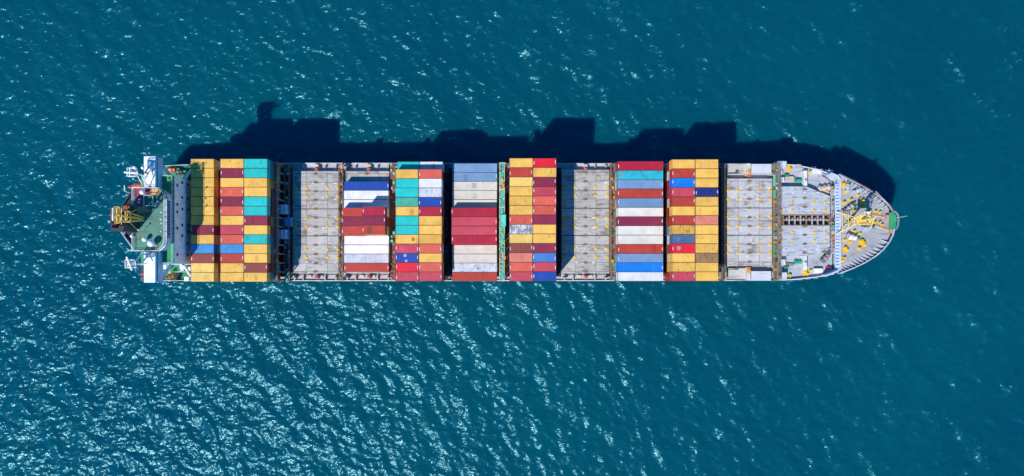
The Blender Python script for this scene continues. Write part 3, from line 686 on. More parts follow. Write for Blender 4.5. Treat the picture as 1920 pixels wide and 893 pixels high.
# ------------------------------------------------------------------ superstructure, bridge, funnel
HX = -85.1
hz1 = 28.0
WALL = (240,244,250)
yA, yB = PY(494, hz1), PY(330, hz1)
wm = MB().box(-93.4, HX, yA, yB, DZ, hz1)
for k in range(15):
    y = yA + (yB-yA)*(k+0.5)/15
    wm.box(HX, HX+0.06, y-0.05, y+0.05, DZ+1, hz1-0.35)
wm.box(HX, HX+0.1, yA, yB, hz1-0.3, hz1-0.05)
house = build('deckhouse', wm, ship, WALL, 0.15, label='pale accommodation block with rows of small windows')
for zc, pys in ((26.6,(347.6,383.4,397.4,428,477.5)),(24.0,(342.6,370.3,392.1,421.9,442.2)),(21.1,(346,372.3,393.4,422.7,435.6,457.5,478.7))):
    for q in pys:
        y = PY(q, zc)
        w = build('window', MB().box(HX+0.061,HX+0.14,y-0.34,y+0.34,zc-0.42,zc+0.42), house, (150,160,178), 0.1)
        build('pane', MB().box(HX+0.141,HX+0.165,y-0.26,y+0.26,zc-0.34,zc+0.34), w, (20,24,36), 0, 'glass')
build('upper_deck', MB().prism([(-93.4,yA),(HX,yA),(HX,yB),(-93.4,yB)], hz1+0.002, hz1+0.12), house, (36,150,96), 0.4, 'deck', label='green painted deck under the bridge')
m = MB().rail([(HX-0.1,yA+0.1,hz1+.12),(HX-0.1,yB-0.1,hz1+.12)],1.1,1.5,0.04).rail([(-88,yA+0.1,hz1+.12),(HX-0.1,yA+0.1,hz1+.12)],1.1,1.5,0.04).rail([(-88,yB-0.1,hz1+.12),(HX-0.1,yB-0.1,hz1+.12)],1.1,1.5,0.04)
build('handrail', m, house, (232,236,240), 0.1)
x, y = P(319, 335, 28.6); gb_ = build('vent_box', MB().bevbox(x-0.7,x+0.7,y-0.7,y+0.7,hz1+.12,28.9,0.08), house, (70,170,110), 0.3)
build('vent_cap', MB().lathe(x,y,[(0.25,28.903),(0.3,29.1),(0.1,29.25)],10), gb_, (30,90,60), 0.2)
# bridge house with chamfered front corners
rz = 31.2
def Q(px, py): return P(px, py, rz)
bpoly = [Q(251.5,353.5), Q(298,353.5), Q(309.5,363), Q(311,375), Q(311,446), Q(309.5,459), Q(298,470), Q(251.5,470)]
bh = build('wheelhouse', MB().prism(bpoly, hz1+0.12, rz-0.25), ship, (206,220,240), 0.1, label='white wheelhouse with a band of windows facing forward')
m = MB()
fx = bpoly[3][0]
npan = 13
for k in range(npan):
    a_ = bpoly[4][1] + (bpoly[3][1]-bpoly[4][1])*(k+0.01)/npan; b_ = bpoly[4][1] + (bpoly[3][1]-bpoly[4][1])*(k+0.99)/npan
    w = build('window', MB().box(fx+0.02, fx+0.10, a_, b_, 29.2, 30.6), bh, (190,206,230), 0.1)
    build('pane', MB().box(fx+0.101, fx+0.12, a_+0.04, b_-0.04, 29.3, 30.5), w, (20,24,36), 0, 'tinted')
rpoly = [Q(250,351.5), Q(299,351.5), Q(311.5,361.5), Q(314,375), Q(314,446), Q(312.5,460), Q(299,472), Q(250,472), Q(250,352)]
roof = build('roof', MB().prism(rpoly, rz-0.25, rz), bh, (80,142,122), 0.9, 'deck', label='green weathered monkey island deck with worn grey patches')
build('roof_patch', MB().prism([Q(252,353.5),Q(284,353.5),Q(284,372),Q(272,386),Q(252,388)], rz+0.002, rz+0.05), roof, (150,72,96), 0.35, 'deck', label='dull red painted corner of the roof')
build('roof_patch', MB().prism([Q(284.3,353.8),Q(299,353.8),Q(303,358),Q(299,366),Q(284.3,368)], rz+0.002, rz+0.06), roof, (214,170,104), 0.4, 'deck', label='sand coloured corner of the roof')
build('roof_patch', MB().prism([Q(258,389),Q(270,387.5),Q(282,397),Q(272,398.5),Q(256,403)], rz+0.002, rz+0.06), roof, (214,176,110), 0.4, 'deck', label='sand coloured roof strip by the mast')
m = MB().rail([(*Q(311,374),rz),(*Q(311,447),rz),(*Q(309,460),rz),(*Q(298,470.5),rz),(*Q(251.5,470.5),rz),(*Q(251.5,439),rz)],1.1,1.5,0.05)
m.rail([(*Q(251.5,385),rz),(*Q(251.5,353),rz),(*Q(298,353),rz),(*Q(309.5,362),rz),(*Q(311,374),rz)],1.1,1.5,0.05)
build('handrail', m, roof, (240,242,244), 0.05)
build('gutter_edge', MB().obox(Q(312.3,372),Q(312.3,450),0.3,rz+0.002,rz+0.1).obox(Q(312.3,450.5),Q(310.5,460),0.25,rz+0.002,rz+0.1).obox(Q(310,461),Q(299,471),0.25,rz+0.002,rz+0.1), roof, (226,232,240), 0.1)
# hatch with white frame, ladders, domes and small aerials on the roof
x, y = Q(283,377); hh = build('roof_hatch', MB().bevbox(x-0.95,x+0.95,y-1.15,y+1.15,rz,rz+0.7,0.08), roof, (30,130,90), 0.3)
m = MB()
for (a,b,c,d) in ((-1.1,-1.3,1.1,-1.3),(1.1,-1.3,1.1,1.3),(1.1,1.3,-1.1,1.3),(-1.1,1.3,-1.1,-1.3)): m.tube((x+a,y+b,rz+1.2),(x+c,y+d,rz+1.2),0.07,6).tube((x+a,y+b,rz),(x+a,y+b,rz+1.2),0.06,6)
build('hatch_rail', m, hh, WHITE, 0.1)
m = MB()
for k in range(9): m.tube((*Q(288+k*1.2,386-k*1.0),rz+0.6),(*Q(292+k*1.2,388-k*1.0),rz+0.6),0.06,5)
m.tube((*Q(288,386),rz+0.6),(*Q(298,377),rz+0.6),0.06,5).tube((*Q(292,388),rz+0.6),(*Q(302,379),rz+0.6),0.06,5)
build('ladder', m, roof, (196,214,226), 0.1)
for a, b, r, h in ((265.5,360.5,.62,1.0),(269.5,449,.58,1.0),(281.5,456.5,.85,1.2),(246,443,.35,.4)):
    x, y = P(a, b, rz+h+r); d_ = build('satellite_dome', MB().dome(x,y,rz+h+r*0.5,r,16,1.0,-0.6), roof, (244,245,248), 0.02, smooth=True)
    build('pedestal', MB().lathe(x,y,[(0.3,rz),(0.22,rz+h)],8), d_, (220,222,226), 0.1)
for a, b, h in ((307,399,2.2),(307,419,1.8),(306.5,435,2.2),(265,432,2.6),(264,375,1.2),(304,412,1.0),(290,457,0.8),(262,380,.8)):
    x, y = P(a,b,rz+h/2); ae = build('aerial', MB().tube((x,y,rz),(x,y,rz+h),0.06,6), roof, WHITE, 0.05)
    build('aerial_head', MB().lathe(x,y,[(0.2,rz+h),(0.2,rz+h+0.25),(0.05,rz+h+0.4)],8), ae, WHITE, 0.05)
for (a,b),(c,d) in (((283,458),(294,461)),((286,452),(295,463))):
    build('searchlight_arm', MB().tube((*Q(a,b),rz+0.5),(*Q(c,d),rz+0.5),0.08,6), roof, (190,206,206), 0.1)
# yellow lattice radar mast
MY = (252,214,112)
mx_, my_ = Q(267, 411); mt = 42.8
mast = build('radar_mast', MB().tube((mx_,my_,rz),(mx_-0.2,my_,mt),0.3,10,0.2), ship, MY, 0.25, label='yellow lattice radar mast behind the wheelhouse')
for s_ in (-1, 1):
    build('leg', MB().tube((mx_-0.6, my_+s_*0.5, rz), (mx_-0.3, my_+s_*1.7, 41.2), 0.13, 8), mast, MY, 0.25)
    build('leg', MB().tube((mx_+0.5, my_+s_*0.4, rz), (mx_+0.3, my_+s_*1.2, 40.0), 0.11, 8), mast, MY, 0.25)
m = MB()
for k in range(6):
    z_ = rz+1.4+k*1.75; w_ = 0.6+k*0.26
    m.tube((mx_-0.4,my_-w_,z_),(mx_-0.4,my_+w_,z_),0.09,6)
    m.tube((mx_-0.4,my_-w_,z_),(mx_+0.3,my_,z_+1.0),0.07,6).tube((mx_-0.4,my_+w_,z_),(mx_+0.3,my_,z_+1.0),0.07,6)
build('lattice_brace', m, mast, MY, 0.25)
for k, (z_, w_, d_) in enumerate(((37.0,1.3,0.5),(41.4,1.9,0.5))):
    pl = build('mast_platform', MB().box(mx_-d_,mx_+d_,my_-w_,my_-w_+0.16,z_,z_+0.1).box(mx_-d_,mx_+d_,my_+w_-0.16,my_+w_,z_,z_+0.1).box(mx_-d_,mx_-d_+0.16,my_-w_,my_+w_,z_,z_+0.1).box(mx_+d_-0.16,mx_+d_,my_-w_,my_+w_,z_,z_+0.1).box(mx_-d_,mx_+d_,my_-0.1,my_+0.1,z_-0.1,z_+0.1), mast, MY, 0.25)
    build('platform_rail', MB().rail([(mx_-d_,my_-w_,z_),(mx_+d_,my_-w_,z_),(mx_+d_,my_+w_,z_),(mx_-d_,my_+w_,z_),(mx_-d_,my_-w_,z_)],0.9,1.3,0.04), pl, MY, 0.2)
build('radar_scanner', MB().box(mx_-0.5,mx_-0.25,my_-1.5,my_+1.5,42.9,43.2), mast, (240,236,220), 0.1)
build('yard_arm', MB().tube((mx_,my_-2.1,40.2),(mx_,my_+2.1,40.2),0.09,6).tube((mx_-1.0,my_,40.8),(mx_+1.0,my_,40.8),0.09,6), mast, MY, 0.2)
build('stay', MB().tube((*Q(258,432),rz),(mx_,my_-0.3,39),0.1,6).tube((*Q(257,393),rz),(mx_,my_+0.3,39),0.1,6), mast, MY, 0.2)
# funnel behind the mast
fz = 37.5
fpoly = [P(207,392,fz),P(229,392,fz),P(232,398,fz),P(232,428,fz),P(229,433,fz),P(208,433,fz)]
fun = build('funnel', MB().prism(fpoly, hz1, fz), ship, (66,54,72), 0.35, label='dark funnel casing aft of the bridge')
build('funnel_band', MB().prism([P(208,396,fz),P(219,396,fz),P(219,411,fz),P(208,411,fz)], fz+0.002, fz+0.12), fun, (150,60,56), 0.5)
for a, b, r in ((214,400,.55),(224,404,.4),(213,416,.45),(224,421,.35),(214,425,.4)):
    x, y = P(a,b,fz+1); build('exhaust_pipe', MB().lathe(x,y,[(r,fz),(r,fz+1.3),(r*0.75,fz+1.3),(r*0.75,fz+0.5)],12), fun, (36,32,36), 0.4)
build('casing', MB().prism([P(226,390,30.4),P(251,384,30.4),P(251,438,30.4),P(228,434,30.4)], hz1, 30.4), ship, (62,66,84), 0.3, label='dark engine casing between funnel and wheelhouse')
# aft platforms below the roof with slanting railed edges
for pts, rl in (([(226,434.5),(250.5,438.5),(250.5,470)], [(226,434.5),(251,470)]), ([(229,386),(250.5,384),(250.5,353)], [(229,386),(250,354)])):
    q = [P(a, b, 29.0) for a, b in pts]
    pf = build('aft_platform', MB().prism(q, 28.7, 29.0), ship, (38,44,56), 0.3, 'deck', label='dark triangular platform behind the wheelhouse')
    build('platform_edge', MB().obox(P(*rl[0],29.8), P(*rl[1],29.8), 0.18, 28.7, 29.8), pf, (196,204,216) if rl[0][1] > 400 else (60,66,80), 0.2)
for a, b, sx, sy, h, c in ((236,389,.5,.4,.9,(190,92,54)),(243,391,.4,.5,.7,(206,120,70)),(240,430,.5,.4,.8,(150,62,52)),(247,432,.4,.4,1.0,(170,176,186)),(249,395,.35,.5,.8,(120,60,60)),(231,437,.4,.3,.5,(150,160,176)),(246,400,.5,.3,.6,(200,150,70)),(236,432,.3,.3,.9,(60,52,56))):
    x, y = P(a, b, 31); build('machinery_box', MB().bevbox(x-sx,x+sx,y-sy,y+sy,30.402,30.4+h,0.06), ship, c, 0.8, 'rust' if c[0] > 180 else 'paint')
# bridge wings
def wing(py0, py1):
    z = 30.9; a, b = PY(py1, z), PY(py0, z)
    wg = build('bridge_wing', MB().bevbox(PX(269.5,z), PX(291,z), a, b, 28.2, z, 0.06), ship, (240,240,240), 0.08)
    build('wing_floor', MB().box(PX(291,z)+0.01, -88.25, a, b, 28.0, 28.25), wg, (30,110,90), 0.3)
    build('wing_bulwark', MB().box(-88.24, -88.1, a-0.05, b+0.05, 27.6, 30.1), wg, (176,204,240), 0.1)
    m = MB().box(PX(291,z)+0.005, PX(291,z)+0.05, a, b, 30.2, z-0.02)
    build('trim', m, wg, (120,220,220), 0.1)
    return wg
w1 = wing(293, 351.2); w2 = wing(472.5, 530)
# diagonal struts under the wings and the aft cell guide braces
for p_, q_, w_, g_ in (((305.5,312,27.6),(319,329,22.0),0.4,w1),((305.5,522,27.6),(319,497,22.0),0.4,w2)):
    build('strut', MB().tube((PX(p_[0],p_[2]),PY(p_[1],p_[2]),p_[2]),(PX(q_[0],q_[2]),PY(q_[1],q_[2]),q_[2]),w_,8), g_, (190,206,232), 0.1)
for p_, q_ in (((348,335,21.5),(358,319,17.5)),((343,494.5,22.0),(357,517,16))):
    build('brace', MB().tube((PX(p_[0],p_[2]),PY(p_[1],p_[2]),p_[2]),(PX(q_[0],q_[2]),PY(q_[1],q_[2]),q_[2]),0.36,8), house, (232,236,242), 0.15)
# radar posts aft of the wings
def radar_post(px, py, z, bar, px2, py2):
    x, y = P(px, py, z)
    m = MB().tube((x,y,28),(x,y,z),0.2,8)
    for a in ((0.9,0.9),(-0.9,0.9),(0.9,-0.9),(-0.9,-0.9)): m.tube((x,y,z-1.6),(x+a[0],y+a[1],z),0.08,6)
    rp = build('radar_post', m, ship, (232,236,242), 0.05)
    build('platform', MB().rail([(x-1,y-1,z),(x+1,y-1,z),(x+1,y+1,z),(x-1,y+1,z),(x-1,y-1,z)],1.0,1.0,0.07).box(x-1,x+1,y-1,y-.8,z-.08,z).box(x-1,x+1,y+.8,y+1,z-.08,z).box(x-1,x-.8,y-.8,y+.8,z-.08,z).box(x+.8,x+1,y-.8,y+.8,z-.08,z), rp, (236,240,246), 0.05)
    (a, b), (c, d) = bar
    build('radar_scanner', MB().obox(P(a,b,z+1.4),P(c,d,z+1.4),0.32,z+1.25,z+1.6), rp, (246,246,248), 0.02)
    build('radar_motor', MB().lathe(x,y,[(0.4,z),(0.4,z+0.8),(0.2,z+1.24)],10), rp, (240,242,246), 0.02)
    ex, ey = P(px2, py2, 29.5)
    build('stay', MB().tube((x+0.6,y,z),(ex,ey,29.5),0.13,6), rp, (226,232,242), 0.05)
    return rp
r1 = radar_post(250, 324, 35.0, ((233,323.5),(259,325.5)), 270, 352)
for a, b in ((252.5,314.5),(267.5,315)):
    x, y = P(a,b,36); build('dome', MB().dome(x,y,36,0.38,12,1,-0.6), r1, (246,248,250), 0.02, smooth=True)
build('arm', MB().tube((*P(250,324,35),34.9),(*P(269,330,34),32.0),0.12,6).tube((*P(262,326,35),34.4),(*P(270,350,33),31.8),0.1,6).tube((*P(266,328,35),34.4),(*P(266,345,34),31.8),0.1,6), r1, (236,240,246), 0.05)
x, y = P(272.5,324,33); build('lamp', MB().lathe(x,y,[(0.3,32),(0.32,32.8),(0.1,33.1)],10), r1, (226,190,110), 0.1)
r2 = radar_post(246.5, 495, 35.0, ((237.5,482),(247.5,507)), 266, 473)
build('arm', MB().tube((*P(246,495,35),34.9),(*P(269,494,34),32.0),0.13,6).tube((*P(252,490,35),34.5),(*P(266,475,33),31.8),0.1,6), r2, (236,240,246), 0.05)
for a, b, c in ((266.5,498,(110,60,66)),(267,513,(176,66,56)),(266.5,523,(90,100,110)),(267.5,508,(70,80,92))):
    x, y = P(a,b,29.6); build('life_ring', MB().bevbox(x-.35,x+.35,y-.55,y+.55,28.9,29.8,.08), w2, c, 0.2)
# green side deck fittings under the starboard wing
for (a,b,c,d,z,col) in ((303,312,497,505,12.5,(222,226,222)),(345,353.5,519,527.5,11.6,(240,240,240)),(352,357,500,508,11.2,(200,206,206)),(316,320,509,513,11.8,(200,190,120))):
    build('deck_locker', MB().bevbox(PX(a,z),PX(b,z),PY(d,z),PY(c,z),DZ,z,0.06), ship, col, 0.2)
m = MB()
for k in range(9): m.box(PX(329,13)+k*0.28,PX(329,13)+k*0.28+0.2,PY(508.5,13),PY(496,13),DZ+0.5+k*0.35,DZ+0.6+k*0.35)
m.tube((PX(329,13),PY(509,13),DZ+1),(PX(344,13),PY(509,13),DZ+4.2),0.08,6).tube((PX(329,13),PY(496,13),DZ+1),(PX(344,13),PY(496,13),DZ+4.2),0.08,6)
build('stairway', m, ship, (206,222,214), 0.15)
m = MB().rail([(PX(306,DZ+1),PY(526.3,DZ+1),DZ),(PX(358,DZ+1),PY(526.3,DZ+1),DZ)],1.1,1.5,0.06).rail([(PX(316,12),PY(510,12),DZ),(PX(344,12),PY(510,12),DZ)],1.1,1.5,0.05)
build('handrail', m, ship, (240,240,240), 0.05)
winch(319, 520, DZ, (214,160,60), (120,80,60), 0.3, 2.6, 0.55); winch(331, 519, DZ, (60,90,70), (60,60,60), 1.2, 2.0, 0.45)
winch(322, 318, DZ, (206,110,70), (214,150,110), 0.0, 2.6, 0.5); winch(336, 322, DZ, (70,80,90), (120,110,90), 0.0, 2.2, 0.5)
build('handrail', MB().rail([(PX(308,11),PY(311,11),DZ),(PX(356,11),PY(308.5,11),DZ)],1.1,1.5,0.05), ship, (200,206,210), 0.05)

# lifeboat hanging on the port quarter
lx, ly = P(258, 351, 26.5)
lb_ = thing('lifeboat', 'orange red enclosed lifeboat hanging behind the upper bridge wing', 'lifeboat', (lx, ly, 24.0))
def boat(z0, z1, s, k0):
    m = MB(); n = 12; secs = []
    for i in range(n+1):
        t = -1+2*i/n; w = (1-abs(t)**2.6)*1.3*s+0.05
        secs.append([(lx+t*2.6*s, ly+w*math.cos(a), z0+(z1-z0)*math.sin(a)) for a in [math.pi*j/8 for j in range(9)]])
    vs = [p for s_ in secs for p in s_]; fs = []
    for i in range(n):
        for j in range(8): fs.append((i*9+j, (i+1)*9+j, (i+1)*9+j+1, i*9+j+1))
    m.add(vs, fs); return m
build('lifeboat_hull', boat(25.2, 24.0, 1.0, 0), lb_, (214,84,60), 0.15, smooth=True)
build('canopy', boat(25.2, 26.7, 0.96, 0), lb_, (224,110,84), 0.15, smooth=True)
build('hatch', MB().lathe(lx+1.2, ly, [(0.45,26.2),(0.45,26.75),(0.3,26.85)], 10), lb_, (206,60,60), 0.1)
m = MB().tube((lx-2.4,ly-1.6,24),(lx-2.4,ly-1.2,28),0.15,6).tube((lx-2.4,ly-1.2,28),(lx-2.4,ly+0.2,28.2),0.12,6).tube((lx+2.4,ly-1.6,24),(lx+2.4,ly-1.2,28),0.15,6).tube((lx+2.4,ly-1.2,28),(lx+2.4,ly+0.2,28.2),0.12,6)
build('davit', m, ship, (226,226,226), 0.1)

# ------------------------------------------------------------------ shipping containers
W20, W40, CW, CH = 6.058, 12.19, 2.395, 2.58
def corr(n, amp):
    """trapezoid corrugation profile along 0..1"""
    pts = [(0.0, 0.0)]
    for k in range(n):
        a = (k+0.1)/n; w = 0.8/n
        pts += [(a, 0.0), (a+w*0.25, -amp), (a+w*0.6, -amp), (a+w*0.85, 0.0)]
    pts.append((1.0, 0.0)); return pts
MESH = {}
def cmesh(key, mb, mat='box'):
    me = bpy.data.meshes.new(key); me.from_pydata(mb.v, [], mb.f); me.update(); me.materials.append(M[mat]); MESH[key] = me; return me
for L_, tag_, nc in ((W20, 's', 11), (W40, 'l', 22)):
    hl, hw = L_/2, CW/2; H = CH
    m = MB(); rl = MB()
    for sx in (-1, 1):
        for sy in (-1, 1):
            m.box(sx*hl, sx*(hl-0.15), sy*hw, sy*(hw-0.15), 0.0, H-0.119)
            rl.box(sx*(hl+0.006), sx*(hl-0.18), sy*(hw+0.006), sy*(hw-0.17), H-0.118, H+0.012)
        rl.box(sx*hl, sx*(hl-0.1), -hw+0.171, hw-0.171, H-0.12, H-0.006); m.box(sx*hl, sx*(hl-0.1), -hw+0.15, hw-0.15, 0.0, 0.15)
    for sy in (-1, 1):
        rl.box(-hl+0.181, hl-0.181, sy*hw, sy*(hw-0.07), H-0.09, H-0.004); m.box(-hl+0.15, hl-0.15, sy*hw, sy*(hw-0.1), 0.0, 0.15)
        pr = corr(nc, 0.036); n = len(pr); xs = [-hl+0.15+(L_-0.3)*t for t, _ in pr]; ys = [sy*(hw-0.012+d) for _, d in pr]
        m.add([(x,y,0.151) for x,y in zip(xs,ys)] + [(x,y,H-0.091) for x,y in zip(xs,ys)], [(k,k+1,n+k+1,n+k) if sy < 0 else (k+1,k,n+k,n+k+1) for k in range(n-1)])
    pr = corr(5, 0.04); n = len(pr); ys = [-hw+0.15+(CW-0.3)*t for t, _ in pr]; xs = [-(hl-0.02+d) for _, d in pr]
    m.add([(x,y,0.151) for x,y in zip(xs,ys)] + [(x,y,H-0.121) for x,y in zip(xs,ys)], [(k+1,k,n+k,n+k+1) for k in range(n-1)])
    m.box(-hl+0.12, hl-0.12, -hw+0.12, hw-0.12, 0.02, 0.14)
    cmesh('frame_'+tag_, m); cmesh('rail_'+tag_, rl)
    pr = corr(nc, 0.013); n = len(pr); xs = [-hl+0.101+(L_-0.202)*t for t, _ in pr]
    m = MB(); zz = [H-0.006+d for _, d in pr]
    m.add([(x,-hw+0.071,z) for x,z in zip(xs,zz)] + [(x,hw-0.071,z) for x,z in zip(xs,zz)], [(k,k+1,n+k+1,n+k) for k in range(n-1)])
    cmesh('roof_'+tag_, m)
    for s_ in (-1, 1):
        m = MB().box(hl-0.06, hl-0.02, s_*0.012, s_*(hw-0.152), 0.152, H-0.122)
        for yy in (0.25, 0.75): m.box(hl-0.019, hl+0.012, s_*(yy-0.03), s_*(yy+0.03), 0.1, H-0.06)
        for z_ in (0.7, 1.5, 2.2): m.box(hl-0.019, hl-0.005, s_*0.06, s_*(hw-0.22), z_, z_+0.09)
        cmesh('door_%s%d' % (tag_, s_), m)
    m = MB().box(-0.075, 0.075, -0.42, 0.42, 0, 0.012); cmesh('mark', m)

COLS = {'Y':(251,195,90,'amber yellow'), 'y':(250,208,110,'pale yellow'), 'O':(236,180,78,'ochre yellow'), 'R':(196,66,52,'brick red'), 'P':(226,98,78,'coral red'), 'p':(240,140,116,'salmon pink'),
        'M':(146,40,70,'wine red'), 'C':(186,30,58,'crimson'), 'K':(206,72,88,'rose red'), 'S':(236,30,52,'scarlet'), 'T':(26,200,192,'turquoise'), 't':(70,176,150,'dull green'),
        'B':(24,74,168,'royal blue'), 'b':(0,126,236,'bright blue'), 's':(62,150,214,'sky blue'), 'u':(70,122,190,'steel blue'), 'G':(122,158,196,'grey blue'), 'g':(84,112,146,'slate blue'),
        'W':(238,238,242,'white'), 'w':(228,222,208,'cream'), 'l':(214,218,228,'pale grey'), 'V':(38,52,130,'navy blue'), 'N':(168,128,84,'rusty tan'), 'D':(156,72,60,'dull brick'), 'A':(40,190,206,'aqua')}
ORD = ['first','second','third','fourth','fifth','sixth','seventh','eighth','ninth','tenth','eleventh','twelfth','thirteenth']
MARKED = set('RPMCKSBGbVDu')
used = {}
def container(kind, x0, yc, z0, th, code, label, wear, full=True, flip=False, group='shipping containers stacked on the ship', name='shipping_container'):
    L_ = W20 if kind == 's' else W40
    r, g_, b_, _ = COLS[code]
    j = rnd.uniform(0.9, 1.09)
    col = (*[min(1.0, c*j*0.92) for c in lin((r, g_, b_))], wear)
    def mk(nm, key, par):
        o = bpy.data.objects.new(nm, MESH[key]); COL.objects.link(o); o.color = col
        if par: o.parent = par
        return o
    root = mk('shipping_container', 'frame_'+kind, None)
    root.location = (x0+L_/2+rnd.uniform(-0.04,0.04), yc+rnd.uniform(-0.015,0.015), z0)
    root.rotation_euler = (0, 0, (math.pi if flip else 0)+rnd.uniform(-0.0012,0.0012)); root.scale = (1, 1, th/(CH+0.014))
    WL[root] = Vector(root.location)
    used[label] = used.get(label, 0)+1
    root['label'] = label; root['category'] = 'container'; root['group'] = group
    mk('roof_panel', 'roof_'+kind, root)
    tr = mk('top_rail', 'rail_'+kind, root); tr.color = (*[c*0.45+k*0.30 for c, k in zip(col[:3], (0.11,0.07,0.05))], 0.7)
    for s_ in (-1, 1): mk('door', 'door_%s%d' % (kind, s_), root)
    if full and code in MARKED:
        for s_ in (-1, 1):
            if rnd.random() < 0.85:
                t = mk('end_marking', 'mark', root); t.location = (s_*(L_/2-0.24), rnd.uniform(-0.25,0.25), CH-0.004); t.color = (0.8, 0.8, 0.8, 0.2)
    if full and rnd.random() < 0.28:      # a repainted or bleached roof panel
        a = rnd.uniform(-L_/2+0.6, L_/2-2.0); w_ = rnd.uniform(0.5, 1.4); f = rnd.choice((0.72, 0.82, 1.14, 1.22))
        pm = MB().box(a, a+w_, -CW/2+rnd.uniform(0.12, 0.7), CW/2-rnd.uniform(0.12, 0.7), CH-0.02, CH-0.0005)
        me = bpy.data.meshes.new('repainted_panel'); me.from_pydata(pm.v, [], pm.f); me.materials.append(M['box'])
        o = bpy.data.objects.new('repainted_panel', me); COL.objects.link(o); o.parent = root; o.color = (*[min(0.9, c*f) for c in col[:3]], min(1.0, wear+0.25))
    return root
def patch(root, x, y, r, col, n=11, ax=1.0):
    m = MB(); m.prism([(x+math.cos(k*2*math.pi/n)*r*ax*rnd.uniform(.7,1.15), y+math.sin(k*2*math.pi/n)*r*rnd.uniform(.7,1.15)) for k in range(n)], CH-0.003, CH+0.004)
    me = bpy.data.meshes.new('worn_patch'); me.from_pydata(m.v, [], m.f); me.materials.append(M['box'])
    o = bpy.data.objects.new('worn_patch', me); COL.objects.link(o); o.parent = root; o.color = (*lin(col), 0.5)

def roww(i, dy=0.0): return -0.35 + (13-i+0.5)*PITCH + dy
WEAR = {'Y':0.45,'y':0.35,'O':0.6,'R':0.5,'P':0.45,'p':0.5,'M':0.35,'C':0.3,'K':0.4,'S':0.2,'T':0.45,'t':0.8,'B':0.25,'b':0.12,'s':0.5,'u':0.5,'G':0.3,'g':0.5,'W':0.3,'w':0.25,'l':0.55,'V':0.45,'N':0.9,'D':0.6,'A':0.95}
COLN = ['first','second','third','fourth','fifth','sixth','seventh','eighth','ninth','tenth','eleventh','twelfth']
mass_m = MB(); mass_c = []
def mass_box(x0, x1, y0, y1, z0, z1, col):
    n = len(mass_m.f); mass_m.box(x0, x1, y0, y1, z0, z1)
    mass_c.extend([lin(col)]*(len(mass_m.f)-n))
ALLC = 'YYYRRMKTTBGWwPCD'
TOP = []      # collected top-layer containers: kind,x0,row,yc,ztop,th,code,column index
def stack(ci, kind, x0, ztops, codes, th, dy=0.0, first=1, shown=()):
    L_ = W20 if kind == 's' else W40
    for k, code in enumerate(codes):
        i = first+k
        if code == '.': continue
        tiers = ztops[k] if isinstance(ztops, (list, tuple)) else ztops
        yc = roww(i, dy)
        TOP.append((ci, kind, x0, i, yc, HZ+(tiers-1)*th, th, code, tiers))
        for t in range(tiers-1):
            if t in shown:
                c = rnd.choice(ALLC)
                LOW.append((ci, kind, x0, i, yc, HZ+t*th, th, c, tiers-1-t, code))
            else:
                mass_box(x0+0.03, x0+L_-0.03, yc-CW/2+0.02, yc+CW/2-0.02, HZ+t*th+0.01, HZ+(t+1)*th-0.02, COLS[rnd.choice(ALLC)][:3])
LOW = []
dA = -0.18
stack(1, 's', PX(357.5, 22.3), 4, 'YYYYYYYMYsDyy', 2.6, dA, shown=(2,))
x2 = PX(413, 22.3)
stack(2, 's', x2, 4, 'YMYPMPYKPsRYY', 2.6, dA)
stack(3, 's', x2+W20+0.08, 4, 'TTYYTTMYTYYDY', 2.6, dA, shown=(1,2))
x4 = PX(644.8, 14.5)
stack(4, 'l', x4, 1, '..BWW...WWlR', 2.6)
stack(41, 's', x4, 2, '.....RMR', 2.6)
stack(42, 's', x4+W20+0.08, 3, '.....CMR', 2.6)
x5 = PX(741.6, 19.7)
stack(5, 's', x5, [2]+[3]*12, 'TYTTtYTTYKBSK', 2.6)
stack(6, 's', x5+W20+0.08, [2]+[3]*12, 'WPWlBCYYOPYPK', 2.6, shown=(1,))
stack(7, 'l', PX(847.9, 14.5), [1]*5+[2]*4+[1]*4, 'GGwwwCKKCwwlR', 2.6)
x8 = PX(955, 22.3)
stack(8, 's', x8, 4, 'YRyYYYPWyDpPK', 2.6)
stack(9, 's', x8+W20+0.08, 4, 'SYMKPPMYYMuKB', 2.6)
stack(10, 'l', PX(1158, 17.7), 2, 'CAGRGwMwwRGbW', 2.9, shown=(0,))
x11 = PX(1260, 20.6)
stack(11, 's', x11, 3, 'YRbKRYROgSYYK', 2.9, shown=(0,1))
stack(12, 's', x11+W20+0.08, 3, 'YYYVYYpYYYNYY', 2.9)

def colphrase(ci):
    return {41:'raised red block, half nearer bridge', 42:'raised red block, half nearer bow'}.get(ci, '%s column from the bridge' % COLN[(ci-1)] if ci < 20 else '')
bycol = {}
for t in TOP: bycol.setdefault(t[0], {})[t[3]] = t[7]
cand = {}
def phrase(t):
    ci, kind, x0, i, yc, z, th, code, tiers = t
    rows = bycol[ci]; nm = COLS[code][3]
    up = rows.get(i-1); dn = rows.get(i+1)
    size = 'container'
    if sum(1 for c in rows.values() if c == code) == 1: return 'the only %s topped container, %s' % (nm, colphrase(ci))
    if up and dn: return '%s %s between %s and %s ones, %s' % (nm, size, COLS[up][3], COLS[dn][3], colphrase(ci))
    if up: return 'sunlit end %s %s next to %s, %s' % (nm, size, COLS[up][3], colphrase(ci))
    return 'shadowed end %s %s next to %s, %s' % (nm, size, COLS[dn][3], colphrase(ci)) if dn else '%s %s alone, %s' % (nm, size, colphrase(ci))
for t in TOP: cand.setdefault(phrase(t), []).append(t)
final = {}
for ph, ts in cand.items():
    for t in ts:
        if len(ts) == 1: final[t] = ph
        else: final[t] = '%s container, %s from the shadowed edge, %s' % (COLS[t[7]][3], ORD[t[3]-1], colphrase(t[0]))
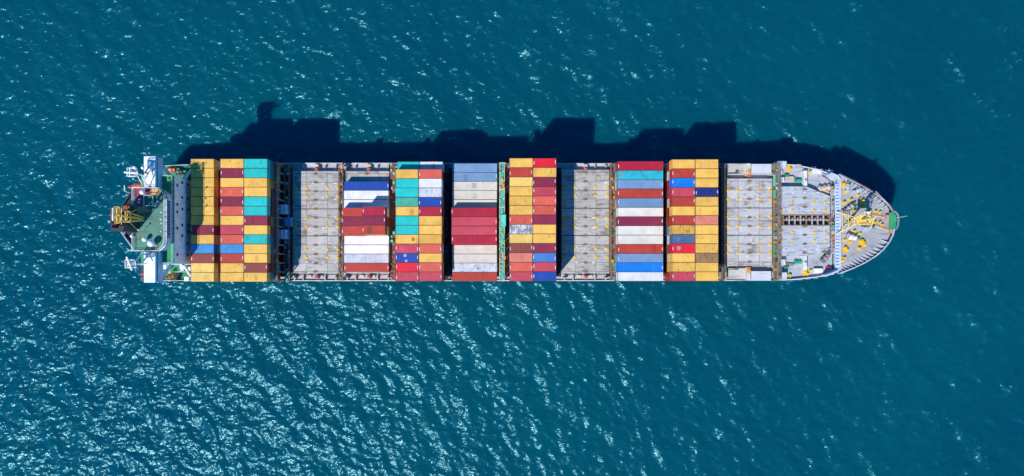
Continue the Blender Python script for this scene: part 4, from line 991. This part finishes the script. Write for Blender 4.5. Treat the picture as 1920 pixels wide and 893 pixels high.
for t in TOP:
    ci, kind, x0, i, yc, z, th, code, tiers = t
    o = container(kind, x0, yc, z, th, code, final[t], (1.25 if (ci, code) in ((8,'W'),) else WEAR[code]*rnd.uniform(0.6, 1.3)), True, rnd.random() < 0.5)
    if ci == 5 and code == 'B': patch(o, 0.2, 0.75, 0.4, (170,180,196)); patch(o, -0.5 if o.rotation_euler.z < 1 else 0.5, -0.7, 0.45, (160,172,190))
    if ci == 11 and code == 'S': patch(o, -1.3 if o.rotation_euler.z < 1 else 1.3, 0.1, 0.62, (170,150,146))
    if ci == 7 and code == 'l': patch(o, 0.6, 0.3, 0.6, (186,190,198), 17, 1.9); patch(o, 1.1, -0.4, 0.4, (176,180,188), 15, 1.4)
    if ci == 5 and code == 'Y' and i == 9: patch(o, 1.6 if o.rotation_euler.z < 1 else -1.6, 0.0, 0.6, (190,110,50), 11, 0.8)
    if ci == 10 and code == 'A':
        patch(o, -5.2 if o.rotation_euler.z < 1 else 5.2, 0.0, 0.7, (150,150,145), 17, 0.7)
    if ci == 8 and code == 'W':
        patch(o, 0.3, 0.2, 0.6, (200,200,202), 17, 0.8)
TIER = {1:'one', 2:'two', 3:'three'}
lowl = {}
for (ci, kind, x0, i, yc, z, th, c, below, topcode) in LOW:
    lab = '%s container %s below the top, %s from shadowed edge, %s' % (COLS[c][3], TIER[below], ORD[i-1], colphrase(ci))
    container(kind, x0, yc, z, th, c, lab, WEAR[c], False, ci not in (1, 3, 6), 'containers below the top layer')
# everything deeper in the stacks, of which nothing can be told apart
me = bpy.data.meshes.new('stacked_containers'); me.from_pydata(mass_m.v, [], mass_m.f); me.update()
ca = me.color_attributes.new("Col", 'FLOAT_COLOR', 'CORNER')
ca.data.foreach_set("color", np.array([[*mass_c[p.index], 1.0] for p in me.polygons for _ in range(p.loop_total)], dtype=np.float32).ravel())
me.materials.append(M['mass'])
mo = bpy.data.objects.new('stacked_containers', me); COL.objects.link(mo); mo.color = (1,1,1,0.4)
mo['kind'] = 'stuff'; mo['label'] = 'lower tiers of mixed containers packed beneath the top layer'; mo['category'] = 'containers'
print('dup labels', [k for k, v in used.items() if v > 1], 'objects', len(sc.objects), 'long labels', [k for k in used if len(k.split()) > 15])
